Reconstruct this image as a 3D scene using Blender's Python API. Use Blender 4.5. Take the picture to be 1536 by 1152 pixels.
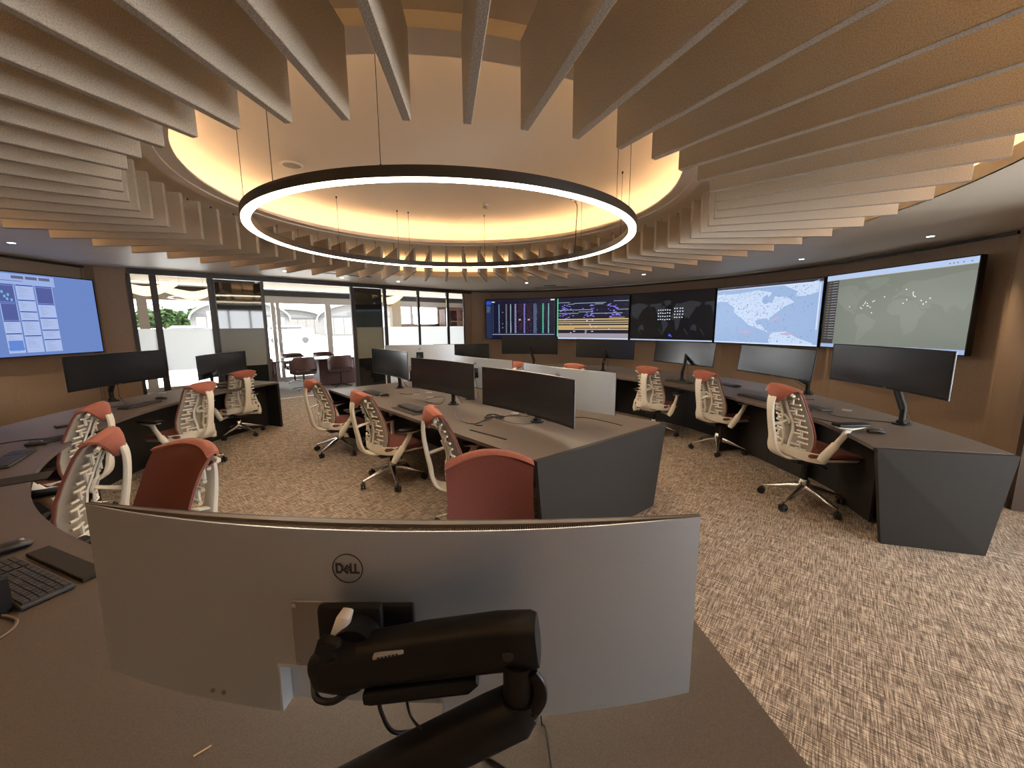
import bpy, bmesh, math, random
from mathutils import Vector, Matrix
PI = math.pi
random.seed(7)
S = bpy.context.scene
C = S.collection
for o in list(bpy.data.objects): bpy.data.objects.remove(o)

# ------------------------------------------------------------------ camera
pit, rol = 0.1516, -0.0066
cam = bpy.data.cameras.new('camera'); cam.sensor_width = 36; cam.lens = 36 * 589.4 / 1536
cam.shift_y = 1.5 / 1536; cam.clip_start = 0.02; cam.clip_end = 600
co = bpy.data.objects.new('camera', cam); C.objects.link(co)
fw = Vector((0, math.cos(pit), -math.sin(pit))); up = Vector((0, math.sin(pit), math.cos(pit))); rt = Vector((1, 0, 0))
R_ = math.cos(rol) * rt + math.sin(rol) * up
U_ = -math.sin(rol) * rt + math.cos(rol) * up
M = Matrix((R_, U_, -fw)).transposed().to_4x4(); M.translation = (0, 0, 1.6)
co.matrix_world = M
S.camera = co
# ------------------------------------------------------------------ world, sun, exposure
w = bpy.data.worlds.new('sky'); S.world = w; w.use_nodes = True
bg = w.node_tree.nodes['Background']
bg.inputs[0].default_value = (0.94, 0.97, 1.0, 1); bg.inputs[1].default_value = 4.5
S.view_settings.view_transform = 'Standard'; S.view_settings.look = 'None'
S.view_settings.exposure = 1.35; S.view_settings.gamma = 1; S.view_settings.use_curve_mapping = False
sun = bpy.data.lights.new('sun', 'SUN'); sun.energy = 6.0; sun.angle = 0.02; sun.color = (1, 0.95, 0.88)
so = bpy.data.objects.new('sun', sun); C.objects.link(so); so.rotation_euler = (math.radians(28), math.radians(12), 0)
RING_E, COVE_E, COVE2_E, DOWN_E, TV_E = 22.0, 31.0, 18.0, 12.0, 0.40
DOWN_W = 24.0

# ------------------------------------------------------------------ materials
MT = {}
def mat(name, col, rough=0.6, metal=0.0, spec=0.5, noise=None, bump=None, emit=None, es=1.0, alpha=None, sheen=0.0, coat=0.0):
    """noise=(scale, darker colour, lighter colour), bump=(scale, strength)"""
    if name in MT: return MT[name]
    m = bpy.data.materials.new(name); m.use_nodes = True
    nt = m.node_tree; b = nt.nodes['Principled BSDF']
    b.inputs['Base Color'].default_value = (*col, 1); b.inputs['Roughness'].default_value = rough
    b.inputs['Metallic'].default_value = metal; b.inputs['Specular IOR Level'].default_value = spec
    if sheen: b.inputs['Sheen Weight'].default_value = sheen
    if coat: b.inputs['Coat Weight'].default_value = coat
    if emit:
        b.inputs['Emission Color'].default_value = (*emit, 1); b.inputs['Emission Strength'].default_value = es
    tc = nt.nodes.new('ShaderNodeTexCoord')
    if noise:
        n = nt.nodes.new('ShaderNodeTexNoise'); n.inputs['Scale'].default_value = noise[0]; n.inputs['Detail'].default_value = 4
        nt.links.new(tc.outputs['Object'], n.inputs['Vector'])
        r = nt.nodes.new('ShaderNodeValToRGB'); r.color_ramp.elements[0].position = 0.35; r.color_ramp.elements[1].position = 0.65
        r.color_ramp.elements[0].color = (*noise[1], 1); r.color_ramp.elements[1].color = (*noise[2], 1)
        nt.links.new(n.outputs['Fac'], r.inputs['Fac']); nt.links.new(r.outputs['Color'], b.inputs['Base Color'])
    if bump:
        n2 = nt.nodes.new('ShaderNodeTexNoise'); n2.inputs['Scale'].default_value = bump[0]; n2.inputs['Detail'].default_value = 3
        nt.links.new(tc.outputs['Object'], n2.inputs['Vector'])
        bp = nt.nodes.new('ShaderNodeBump'); bp.inputs['Strength'].default_value = bump[1]; bp.inputs['Distance'].default_value = 0.004
        nt.links.new(n2.outputs['Fac'], bp.inputs['Height']); nt.links.new(bp.outputs['Normal'], b.inputs['Normal'])
    MT[name] = m; return m

def emis(name, col, s):
    m = bpy.data.materials.new(name); m.use_nodes = True; nt = m.node_tree; nt.nodes.clear()
    e = nt.nodes.new('ShaderNodeEmission'); e.inputs[0].default_value = (*col, 1); e.inputs[1].default_value = s
    o = nt.nodes.new('ShaderNodeOutputMaterial'); nt.links.new(e.outputs[0], o.inputs[0]); MT[name] = m; return m

def carpet_mat(name, base, light, dark, rot=0.35):
    m = bpy.data.materials.new(name); m.use_nodes = True; nt = m.node_tree; b = nt.nodes['Principled BSDF']
    b.inputs['Roughness'].default_value = 0.95; b.inputs['Specular IOR Level'].default_value = 0.1
    tc = nt.nodes.new('ShaderNodeTexCoord')
    def strands(sx, sy, lo, hi, off=0):
        mp = nt.nodes.new('ShaderNodeMapping'); mp.inputs['Scale'].default_value = (sx, sy, 1)
        mp.inputs['Rotation'].default_value = (0, 0, rot if sx > sy else rot); mp.inputs['Location'].default_value = (off, off * .7, 0)
        mp.vector_type = 'TEXTURE' if False else 'POINT'
        r0 = nt.nodes.new('ShaderNodeMapping'); r0.inputs['Rotation'].default_value = (0, 0, rot)
        mp.inputs['Rotation'].default_value = (0, 0, 0)
        nt.links.new(tc.outputs['Object'], r0.inputs['Vector']); nt.links.new(r0.outputs[0], mp.inputs['Vector'])
        n = nt.nodes.new('ShaderNodeTexNoise'); n.inputs['Scale'].default_value = 1; n.inputs['Detail'].default_value = 2.5; n.inputs['Roughness'].default_value = .6
        nt.links.new(mp.outputs[0], n.inputs['Vector'])
        r = nt.nodes.new('ShaderNodeMapRange'); r.inputs[1].default_value = lo; r.inputs[2].default_value = hi
        nt.links.new(n.outputs['Fac'], r.inputs[0]); return r.outputs[0]
    a = strands(7, 150, .47, .58); c = strands(150, 7, .47, .58, 3.1); d1 = strands(10, 190, .48, .60, 9.); d2 = strands(190, 10, .48, .60, 5.)
    def mix(f, x, y, k):
        mm = nt.nodes.new('ShaderNodeMixRGB'); mul = nt.nodes.new('ShaderNodeMath'); mul.operation = 'MULTIPLY'; mul.inputs[1].default_value = k
        nt.links.new(f, mul.inputs[0]); nt.links.new(mul.outputs[0], mm.inputs[0])
        if isinstance(x, tuple): mm.inputs[1].default_value = (*x, 1)
        else: nt.links.new(x, mm.inputs[1])
        mm.inputs[2].default_value = (*y, 1); return mm.outputs[0]
    k = mix(a, base, light, .6); k = mix(c, k, light, .6); k = mix(d1, k, dark, .7); k = mix(d2, k, dark, .7)
    nt.links.new(k, b.inputs['Base Color'])
    bp = nt.nodes.new('ShaderNodeBump'); bp.inputs['Strength'].default_value = .5; bp.inputs['Distance'].default_value = .004
    ad = nt.nodes.new('ShaderNodeMath'); ad.operation = 'ADD'; nt.links.new(a, ad.inputs[0]); nt.links.new(c, ad.inputs[1])
    nt.links.new(ad.outputs[0], bp.inputs['Height']); nt.links.new(bp.outputs[0], b.inputs['Normal'])
    MT[name] = m; return m

def glass_mat(name, refl=0.08, tint=(1, 1, 1)):
    m = bpy.data.materials.new(name); m.use_nodes = True; nt = m.node_tree; nt.nodes.clear()
    t = nt.nodes.new('ShaderNodeBsdfTransparent'); t.inputs[0].default_value = (*tint, 1)
    g = nt.nodes.new('ShaderNodeBsdfGlossy'); g.inputs['Roughness'].default_value = 0.01
    f = nt.nodes.new('ShaderNodeFresnel'); f.inputs[0].default_value = 1.45
    mx = nt.nodes.new('ShaderNodeMixShader'); o = nt.nodes.new('ShaderNodeOutputMaterial')
    nt.links.new(f.outputs[0], mx.inputs[0]); nt.links.new(t.outputs[0], mx.inputs[1]); nt.links.new(g.outputs[0], mx.inputs[2]); nt.links.new(mx.outputs[0], o.inputs[0])
    MT[name] = m; return m
def frost_mat(name, k=.25, col=(.9, .95, .95)):
    m = bpy.data.materials.new(name); m.use_nodes = True; nt = m.node_tree; nt.nodes.clear()
    t = nt.nodes.new('ShaderNodeBsdfTranslucent'); t.inputs[0].default_value = (*col, 1)
    d = nt.nodes.new('ShaderNodeBsdfDiffuse'); d.inputs[0].default_value = (*[c * .8 for c in col], 1)
    mx = nt.nodes.new('ShaderNodeMixShader'); mx.inputs[0].default_value = k; o = nt.nodes.new('ShaderNodeOutputMaterial')
    nt.links.new(t.outputs[0], mx.inputs[1]); nt.links.new(d.outputs[0], mx.inputs[2]); nt.links.new(mx.outputs[0], o.inputs[0])
    MT[name] = m; return m
def attr_emis(name, s):
    m = bpy.data.materials.new(name); m.use_nodes = True; nt = m.node_tree; nt.nodes.clear()
    a = nt.nodes.new('ShaderNodeAttribute'); a.attribute_name = 'Col'
    e = nt.nodes.new('ShaderNodeEmission'); e.inputs[1].default_value = s
    g = nt.nodes.new('ShaderNodeBsdfGlossy'); g.inputs['Roughness'].default_value = .25; g.inputs[0].default_value = (.03, .03, .03, 1)
    ad = nt.nodes.new('ShaderNodeAddShader'); o = nt.nodes.new('ShaderNodeOutputMaterial')
    nt.links.new(a.outputs['Color'], e.inputs[0]); nt.links.new(e.outputs[0], ad.inputs[0]); nt.links.new(g.outputs[0], ad.inputs[1]); nt.links.new(ad.outputs[0], o.inputs[0])
    MT[name] = m; return m

felt = mat('felt', (.5, .43, .34), .95, spec=.1, noise=(220, (.42, .36, .28), (.60, .53, .43)), bump=(300, .3))
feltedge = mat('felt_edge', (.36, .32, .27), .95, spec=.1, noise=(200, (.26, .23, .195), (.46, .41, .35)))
plaster = mat('plaster', (.72, .65, .56), .85, spec=.2)
soffit_m = mat('soffit_paint', (.66, .60, .52), .85, spec=.2)
lowceil = mat('low_ceiling', (.68, .62, .52), .5, spec=.2, noise=(.9, (.65, .59, .49), (.71, .65, .55)))
wallf = mat('wall_fabric', (.35, .25, .18), .9, spec=.15, noise=(90, (.315, .225, .16), (.385, .275, .20)), bump=(220, .2))
wallp = mat('wall_panel', (.33, .225, .15), .85, spec=.15, noise=(90, (.30, .205, .135), (.36, .245, .165)))
darktrim = mat('dark_trim', (.035, .027, .022), .45)
blackm = mat('black_metal', (.012, .012, .012), .35)
blackp = mat('black_plastic', (.007, .007, .0085), .45, spec=.35)
screenoff = mat('screen_off', (.008, .009, .011), .24, spec=.85)
silver = mat('silver_cover', (.52, .56, .61), .42, metal=.6, noise=(900, (.49, .53, .58), (.55, .59, .64)))
silver2 = mat('silver_recess', (.42, .43, .45), .5, metal=.3)
desk = mat('desk_laminate', (.10, .078, .066), .5, spec=.4, noise=(450, (.085, .066, .056), (.125, .10, .086)))
deskside = mat('desk_side', (.03, .026, .023), .65, spec=.2, noise=(400, (.025, .022, .019), (.035, .031, .027)))
deskdark = mat('desk_black', (.012, .011, .011), .5)
fabric_lit = mat('chair_fabric_lit', (.32, .11, .078), .95, spec=.1, sheen=.1, noise=(350, (.275, .092, .064), (.37, .13, .092)))  # lit tone of the one chair fabric, for the headrest cap
maroon = mat('chair_fabric_shaded', (.20, .07, .057), .95, spec=.1, sheen=.1, noise=(400, (.17, .058, .047), (.235, .083, .068)))  # same chair fabric, shade painted into the colour for backrest and seat
cream = mat('cream_plastic', (.70, .66, .58), .38)
greyshell = mat('grey_shell', (.40, .36, .31), .5)
chrome = mat('polished_aluminium', (.72, .70, .68), .25, metal=1)
rubber = mat('caster_black', (.012, .012, .012), .4)
tub = mat('tub_leather', (.10, .045, .04), .5, noise=(30, (.09, .04, .036), (.115, .052, .046)))
floorm = carpet_mat('carpet', (.25, .19, .145), (.72, .59, .47), (.07, .048, .036), .70)
floor2 = carpet_mat('carpet_meeting', (.30, .27, .24), (.5, .46, .42), (.2, .18, .16), .70)
glass = glass_mat('clear_glass')
frost = frost_mat('frosted_film', .08, (.97, .99, .99))
wood = mat('walnut_wood', (.16, .07, .035), .5, noise=(6, (.13, .055, .028), (.20, .09, .045)))
white = mat('white_paint', (.72, .71, .68), .6)
framew = mat('window_frame', (.40, .37, .34), .5)
smoke = mat('dark_glass', (.012, .013, .013), .04, spec=.9)
smoke_fr = mat('dark_glass_frost', (.16, .16, .13), .35)
ring_black = mat('ring_black', (.02, .016, .013), .4)
leds = emis('led_ring', (1.0, .83, .60), RING_E)
cove = emis('led_cove', (1.0, .64, .36), COVE_E)
cove2 = emis('led_cove_outer', (1.0, .62, .29), COVE2_E)
lampm = emis('downlight_lens', (1.0, .85, .65), DOWN_E)
tvmat = attr_emis('tv_picture', TV_E)

# ------------------------------------------------------------------ helpers
def link(name, bm, m, parent=None, smooth=False, loc=None):
    me = bpy.data.meshes.new(name)
    bmesh.ops.recalc_face_normals(bm, faces=bm.faces)
    bm.to_mesh(me); bm.free()
    ms = m if isinstance(m, (list, tuple)) else [m]
    for x in ms: me.materials.append(x)
    if smooth:
        for p in me.polygons: p.use_smooth = True
        try: me.set_sharp_from_angle(angle=math.radians(40))
        except Exception: pass
    o = bpy.data.objects.new(name, me); C.objects.link(o)
    if parent is not None: o.parent = parent
    if loc is not None: o.location = loc
    return o
def tag(o, label, cat, group=None, kind=None):
    o['label'] = label; o['category'] = cat
    if group: o['group'] = group
    if kind: o['kind'] = kind
    return o
def struct(o, label=None):
    o['kind'] = 'structure'
    if label: o['label'] = label
    return o
def thing(name, label, cat, loc=(0, 0, 0), rz=0, group=None):
    o = bpy.data.objects.new(name, None); C.objects.link(o); o.location = loc; o.rotation_euler = (0, 0, rz); o.empty_display_size = .1
    return tag(o, label, cat, group)
def dup(o, parent=None):
    c = o.copy(); C.objects.link(c)
    if parent is not None: c.parent = parent
    for ch in list(o.children): dup(ch, c)
    return c
def B(): return bmesh.new()
def box(bm, c, s, rz=0, ry=0, rx=0, mi=0):
    mt = Matrix.Translation(c) @ Matrix.Rotation(rz, 4, 'Z') @ Matrix.Rotation(ry, 4, 'Y') @ Matrix.Rotation(rx, 4, 'X') @ Matrix.Diagonal((*s, 1))
    r = bmesh.ops.create_cube(bm, size=1, matrix=mt)
    for v in r['verts']:
        for f in v.link_faces: f.material_index = mi
def rbox(bm, c, s, bev=.005, rz=0, ry=0, seg=2, rx=0):
    t = B(); bmesh.ops.create_cube(t, size=1, matrix=Matrix.Diagonal((*s, 1)))
    bmesh.ops.bevel(t, geom=t.edges[:], offset=min(bev, min(s) * .49), segments=seg, affect='EDGES', profile=.5)
    t.transform(Matrix.Translation(c) @ Matrix.Rotation(rz, 4, 'Z') @ Matrix.Rotation(ry, 4, 'Y') @ Matrix.Rotation(rx, 4, 'X'))
    merge(bm, t)
def merge(bm, t):
    me = bpy.data.meshes.new('t'); t.to_mesh(me); t.free(); bm.from_mesh(me); bpy.data.meshes.remove(me)
def cyl(bm, c, r, h, n=20, r2=None, axis='Z', mi=0):
    rot = {'Z': Matrix(), 'X': Matrix.Rotation(PI / 2, 4, 'Y'), 'Y': Matrix.Rotation(-PI / 2, 4, 'X')}[axis]
    q = bmesh.ops.create_cone(bm, cap_ends=True, segments=n, radius1=r, radius2=r if r2 is None else r2, depth=h, matrix=Matrix.Translation(c) @ rot)
    for v in q['verts']:
        for f in v.link_faces: f.material_index = mi
def sweep(bm, pts, wd, th, n=12, side=None, power=2.0, caps=True):
    """super-elliptic tube through pts; wd = half widths along the side vector, th = half thicknesses"""
    pts = [Vector(p) for p in pts]
    if not isinstance(wd, (list, tuple)): wd = [wd] * len(pts)
    if not isinstance(th, (list, tuple)): th = [th] * len(pts)
    rings = []; prev = None
    for i, p in enumerate(pts):
        d = (pts[min(i + 1, len(pts) - 1)] - pts[max(i - 1, 0)]).normalized()
        if side is not None: s = Vector(side)
        else:
            s = prev if prev is not None else (d.cross(Vector((0, 0, 1))) if abs(d.z) < .9 else d.cross(Vector((0, 1, 0))))
        s = (s - d * s.dot(d)).normalized(); prev = s
        t = d.cross(s)
        ring = []
        for k in range(n):
            a = 2 * PI * k / n; ca, sa = math.cos(a), math.sin(a)
            x = math.copysign(abs(ca) ** (2 / power), ca); y = math.copysign(abs(sa) ** (2 / power), sa)
            ring.append(bm.verts.new(p + s * x * wd[i] + t * y * th[i]))
        rings.append(ring)
    for a, b in zip(rings, rings[1:]):
        for k in range(n): bm.faces.new((a[k], a[(k + 1) % n], b[(k + 1) % n], b[k]))
    if caps: bm.faces.new(rings[0][::-1]); bm.faces.new(rings[-1])
def spline(pts, n=6):
    P = [Vector(p) for p in pts]; out = []
    for i in range(len(P) - 1):
        p0 = P[max(i - 1, 0)]; p1 = P[i]; p2 = P[i + 1]; p3 = P[min(i + 2, len(P) - 1)]
        for k in range(n):
            t = k / n
            out.append(.5 * ((2 * p1) + (-p0 + p2) * t + (2 * p0 - 5 * p1 + 4 * p2 - p3) * t * t + (-p0 + 3 * p1 - 3 * p2 + p3) * t ** 3))
    out.append(P[-1]); return out
def cable(bm, pts, r=.003, n=6): sweep(bm, spline(pts, 6), r, r, n)
def prism(bm, poly, z0, z1, mi=0):
    lo = [bm.verts.new((x, y, z0)) for x, y in poly]; hi = [bm.verts.new((x, y, z1)) for x, y in poly]
    n = len(poly)
    fs = [bm.faces.new(lo[::-1]), bm.faces.new(hi)] + [bm.faces.new((lo[i], lo[(i + 1) % n], hi[(i + 1) % n], hi[i])) for i in range(n)]
    for f in fs: f.material_index = mi
def strip_prism(bm, inner, outer, z0, z1):
    """solid between two polylines with the same number of points"""
    n = len(inner)
    v = [[bm.verts.new((*p, z)) for p in L] for z in (z0, z1) for L in (inner, outer)]
    il, ol, ih, oh = v
    for i in range(n - 1):
        bm.faces.new((il[i], ol[i], ol[i + 1], il[i + 1])); bm.faces.new((ih[i], ih[i + 1], oh[i + 1], oh[i]))
        bm.faces.new((il[i], il[i + 1], ih[i + 1], ih[i])); bm.faces.new((ol[i], oh[i], oh[i + 1], ol[i + 1]))
    bm.faces.new((il[0], ih[0], oh[0], ol[0])); bm.faces.new((il[-1], ol[-1], oh[-1], ih[-1]))
def quadpanel(bm, a, b, c, d, t):
    """thick panel from four corners (a,b top; c,d bottom under b,a)"""
    a, b, c, d = map(Vector, (a, b, c, d)); n = (b - a).cross(d - a).normalized() * t
    lo = [bm.verts.new(p) for p in (a, b, c, d)]; hi = [bm.verts.new(p + n) for p in (a, b, c, d)]
    bm.faces.new(lo[::-1]); bm.faces.new(hi)
    for i in range(4): bm.faces.new((lo[i], lo[(i + 1) % 4], hi[(i + 1) % 4], hi[i]))
def lathe(bm, prof, c, n=96, closed=True, a0=0, a1=2 * PI):
    """revolve (r,z) profile round vertical axis at c"""
    full = abs(a1 - a0 - 2 * PI) < 1e-6
    m = n if full else n + 1
    rings = [[bm.verts.new((c[0] + r * math.cos(a0 + (a1 - a0) * k / n), c[1] + r * math.sin(a0 + (a1 - a0) * k / n), z)) for k in range(m)] for r, z in prof]
    idx = list(range(len(prof))); pairs = list(zip(idx, idx[1:])) + ([(idx[-1], 0)] if closed else [])
    for i, j in pairs:
        for k in range(n):
            bm.faces.new((rings[i][k], rings[i][(k + 1) % m], rings[j][(k + 1) % m], rings[j][k]))
def offset_poly(pl, d):
    out = []
    for i, p in enumerate(pl):
        a = Vector(pl[max(i - 1, 0)]); b = Vector(pl[min(i + 1, len(pl) - 1)]); t = (b - a).normalized()
        out.append((p[0] - t.y * d, p[1] + t.x * d))
    return out
def arc(c, r, a0, a1, n): return [(c[0] + r * math.cos(math.radians(a0 + (a1 - a0) * i / n)), c[1] + r * math.sin(math.radians(a0 + (a1 - a0) * i / n))) for i in range(n + 1)]

# ------------------------------------------------------------------ setting: floor, ceilings, walls
CC = (-.596, 4.113); ZC = 2.55; ZS = 2.88; RO = 3.955
GA = Vector((-6.2, 6.55)); GB = Vector((-1.15, 11.25)); GD = (GB - GA)
GN = Vector((-GD.y, GD.x)).normalized()          # points out of the room (towards the meeting rooms)
def gp(t, off=0): p = GA + GD * t + GN * off; return (p.x, p.y)
right_pl = [(-1.15, 11.25), (-.6, 11.52), (.45, 11.42), (1.35, 11.08), (2.2, 10.55), (3.05, 9.9), (3.8, 9.08), (4.42, 8.28), (4.88, 7.35), (5.22, 6.38), (5.38, 5.3), (5.37, 4.33)]
right2 = [(5.37, 4.33), (5.22, 4.2), (4.95, 3.93), (4.6, 3.55), (4.29, 3.2)]
rear_pl = [(4.29, 3.2), (5.6, 2.6), (5.5, .6), (3.8, -1.1), (0, -2.0), (-3.5, -1.2), (-5.7, 1.2), (-6.4, 3.4)]
left_pl = [(-6.4, 3.4), (-6.55, 4.4), (-6.64, 5.2), (-6.66, 6.3)]
left2 = [(-6.66, 6.3), (-6.5, 6.32), (-6.2, 6.55)]
def wall(name, pl, m, z1=ZC + .02, t=-.12, z0=0.0, label=None):
    bm = B(); strip_prism(bm, pl, offset_poly(pl, -t if False else t), z0, z1); return struct(link(name, bm, m, smooth=False), label)
wall('wall_right', [(p) for p in reversed(right_pl)], wallf)
wall('wall_right_return', [(p) for p in reversed(right2)], wallp)
def windowed(name, i0, i1, win_name, z0=.45, z1=2.3):  # windows out of view, added for cool light on the foreground monitor's back
    wall(name + '_sill', [p for p in reversed(rear_pl[i0:i1 + 1])], wallp, z1=z0)
    wall(name + '_lintel', [p for p in reversed(rear_pl[i0:i1 + 1])], wallp, z0=z1)
    a, b = Vector(rear_pl[i0]), Vector(rear_pl[i1]); c = (a + b) / 2; d = b - a; an = math.atan2(d.y, d.x)
    e = bpy.data.objects.new(win_name, None); C.objects.link(e); e['kind'] = 'structure'; e['label'] = 'unseen window added behind the viewpoint for cool light'
    bm = B(); box(bm, (c.x, c.y, (z0 + z1) / 2), (d.length, .008, z1 - z0), rz=an); link('pane', bm, glass, e)
    for k in (.01, .33, .66, .99):
        q = a + d * k; bm = B(); box(bm, (q.x, q.y, (z0 + z1) / 2), (.06, .08, z1 - z0), rz=an); link('mullion', bm, framew, e)
wall('wall_back', [p for p in reversed(rear_pl[:2])], wallp)
windowed('wall_back_right', 2, 3, 'added_window_3', .1)
windowed('wall_back_far_right', 1, 2, 'added_window_4', .1)
wall('wall_back_middle', [p for p in reversed(rear_pl[3:6])], wallp)
wall('wall_back_left', [p for p in reversed(rear_pl[5:])], wallp)
wall('wall_left', [(p) for p in reversed(left_pl)], wallf)
wall('wall_left_panel', [(p) for p in reversed(left2)], wallp)
# floor: main carpet + meeting room carpet
bm = B(); prism(bm, [(-7.2, -2.5), (6.5, -2.5), (6.5, 12.2), (-1.0, 12.2), gp(1.0, .8), gp(0, .8), (-7.2, 6.4)], -.1, 0)
struct(link('floor', bm, floorm))
bm = B(); prism(bm, [gp(-.25, .8), gp(1.25, .8), gp(1.25, 5.6), gp(-.25, 5.6)], -.1, -.002)
struct(link('floor_meeting_room', bm, floor2))
bm = B(); prism(bm, [gp(.22, .78), gp(.56, .78), gp(.56, .83), gp(.22, .83)], 0.0, .006)
struct(link('trim_1', bm, mat('threshold_metal', (.7, .66, .6), .4)), 'pale metal strip across the carpet at the sliding glass doors')
# low perimeter ceiling with the round opening
bm = B()
outer = right_pl + right2[1:] + rear_pl[1:] + left_pl[1:] + left2[1:]
def rayhit(c, a):
    best = None; d = Vector((math.cos(a), math.sin(a)))
    pts = outer
    for i in range(len(pts)):
        p = Vector(pts[i]); q = Vector(pts[(i + 1) % len(pts)]); e = q - p
        den = d.x * e.y - d.y * e.x
        if abs(den) < 1e-9: continue
        w_ = p - Vector(c); t = (w_.x * e.y - w_.y * e.x) / den; s = (w_.x * d.y - w_.y * d.x) / den
        if t > 0 and -1e-6 <= s <= 1 + 1e-6 and (best is None or t < best): best = t
    return (c[0] + d.x * best, c[1] + d.y * best)
N = 180
inn = [(CC[0] + RO * math.cos(2 * PI * i / N), CC[1] + RO * math.sin(2 * PI * i / N)) for i in range(N + 1)]
out = [rayhit(CC, 2 * PI * i / N) for i in range(N + 1)]
out = [(p[0] + (p[0] - CC[0]) * .02, p[1] + (p[1] - CC[1]) * .02) for p in out]
strip_prism(bm, inn, out, ZC, ZC + .05)
struct(link('ceiling', bm, lowceil))
# fascia of the opening, cove shelf, cove wall, soffit over the baffles
bm = B(); lathe(bm, [(RO, ZC), (RO + .02, ZC), (RO + .02, ZC + .10), (RO, ZC + .10)], CC); struct(link('ceiling_fascia', bm, soffit_m, smooth=True))
bm = B(); lathe(bm, [(RO + .02, ZC + .06), (RO + .26, ZC + .06), (RO + .26, ZS), (RO + .24, ZS), (RO + .24, ZC + .08), (RO + .02, ZC + .08)], CC); struct(link('ceiling_cove', bm, soffit_m, smooth=True))
bm = B(); lathe(bm, [(2.30, ZS), (RO + .27, ZS), (RO + .27, ZS + .004), (2.30, ZS + .004)], CC, 128); struct(link('ceiling_soffit', bm, soffit_m, smooth=True))
# hoop round the dome recess
bm = B(); lathe(bm, [(2.30, 2.815), (2.21, 2.815), (2.21, 2.828), (2.11, 2.828), (2.11, 2.842), (2.24, 2.842), (2.24, 2.90), (2.30, 2.90)], CC, 128); struct(link('ceiling_recess_hoop', bm, plaster, smooth=True))
bm = B(); lathe(bm, [(2.28, ZS+.006), (2.60, ZS+.006), (2.66, 3.04), (2.55, 3.10), (2.3, 3.125), (1.95, 3.13), (1.7, 3.14), (1.3, 3.17), (.9, 3.195), (.5, 3.21), (0.001, 3.215)], CC, 128, closed=False)
# ledge below the dome so that no light leaks
struct(link('ceiling_dome', bm, plaster, smooth=True))
def light_strip(name, r, z, m, label, w_=.02, h_=.012):
    bm = B(); lathe(bm, [(r, z), (r + w_, z), (r + w_, z + h_), (r, z + h_)], CC, 128)
    return tag(link(name, bm, m), label, 'light')
light_strip('cove_light', 2.36, 2.885, cove, 'warm light strip hidden behind the rim of the round ceiling recess', .002, .014)
light_strip('cove_light', RO + .06, ZC + .085, cove2, 'warm light strip in the outer cove behind the ends of the baffles', .03)
# roof slab above everything so no sky leaks in
bm = B(); box(bm, (-.6, 4.6, 3.45), (13.6, 14.6, .1)); struct(link('ceiling_slab', bm, plaster))
# dark cornice line along the walls
for nm, pl in (('trim_2', right_pl), ('trim_3', left_pl)):
    pl = list(reversed(pl)); a = offset_poly(pl, .005); b_ = offset_poly(pl, .035)
    bm = B(); strip_prism(bm, a, b_, ZC - .035, ZC - .003); struct(link(nm, bm, darktrim), 'thin dark cornice between wall and ceiling')
for nm, pl in (('baseboard_right', right_pl), ('baseboard_left', left_pl), ('baseboard_right_return', right2)):
    pl = list(reversed(pl)); a = offset_poly(pl, .0); b_ = offset_poly(pl, .015)
    bm = B(); strip_prism(bm, a, b_, 0, .08); struct(link(nm, bm, darktrim))
# vertical joints between wall panels
for i, (x, y) in enumerate([(-.55, 11.48), (-6.64, 6.28)]):
    bm = B(); box(bm, (x, y, ZC / 2), (.02, .02, ZC)); struct(link('trim_%d' % (4 + i), bm, wallp))
# brown door casing at the right edge
bm = B()
box(bm, (4.36, 3.165, 1.1), (.16, .06, 2.2), rz=-.4); box(bm, (4.82, 2.96, 1.1), (.8, .03, 2.2), rz=-.42)
struct(link('door_1', bm, mat('casing_brown', (.075, .045, .028), .6)), 'dark brown door with casing at the right end of the wall')

sl = [p for p in spline([(x, y, 0) for x, y in right_pl[2:9]], 4)]; sl = [(p.x, p.y) for p in sl][::-1]
bm = B(); strip_prism(bm, offset_poly(sl, .10), offset_poly(sl, .22), ZC - .012, ZC - .001); o = link('slot_diffuser', bm, mat('slot_white', (.8, .8, .76), .25)); tag(o, 'long white slot diffuser following the edge of the ceiling above the screens', 'vent')
# ------------------------------------------------------------------ ceiling baffles
RI, RB, ZB, ZT, TH = 2.361, 3.707, 2.43, 2.775, .036
base_me = None
bmf = B(); rbox(bmf, ((RI + RB) / 2, 0, (ZB + ZT) / 2), (RB - RI, TH, ZT - ZB), .003, seg=1)
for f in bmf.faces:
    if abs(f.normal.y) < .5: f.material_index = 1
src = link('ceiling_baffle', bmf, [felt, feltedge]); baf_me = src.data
bmf = B()
for r in (RI + .3, RB - .35): cyl(bmf, (r, 0, (ZT + ZS) / 2), .0025, ZS - ZT, 6); cyl(bmf, (r, 0, ZS - .006), .008, .012, 8)
wire = link('hanger_wire', bmf, blackm); wire_me = wire.data; bpy.data.objects.remove(wire)
ORD = ['', 'first', 'second', 'third', 'fourth', 'fifth', 'sixth', 'seventh', 'eighth', 'ninth', 'tenth', 'eleventh', 'twelfth', 'thirteenth', 'fourteenth', 'fifteenth', 'sixteenth', 'seventeenth', 'eighteenth', 'nineteenth', 'twentieth', 'twenty-first', 'twenty-second', 'twenty-third', 'twenty-fourth', 'twenty-fifth', 'twenty-sixth', 'twenty-seventh', 'twenty-eighth', 'twenty-ninth', 'thirtieth']
ph = -1.3933
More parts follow.
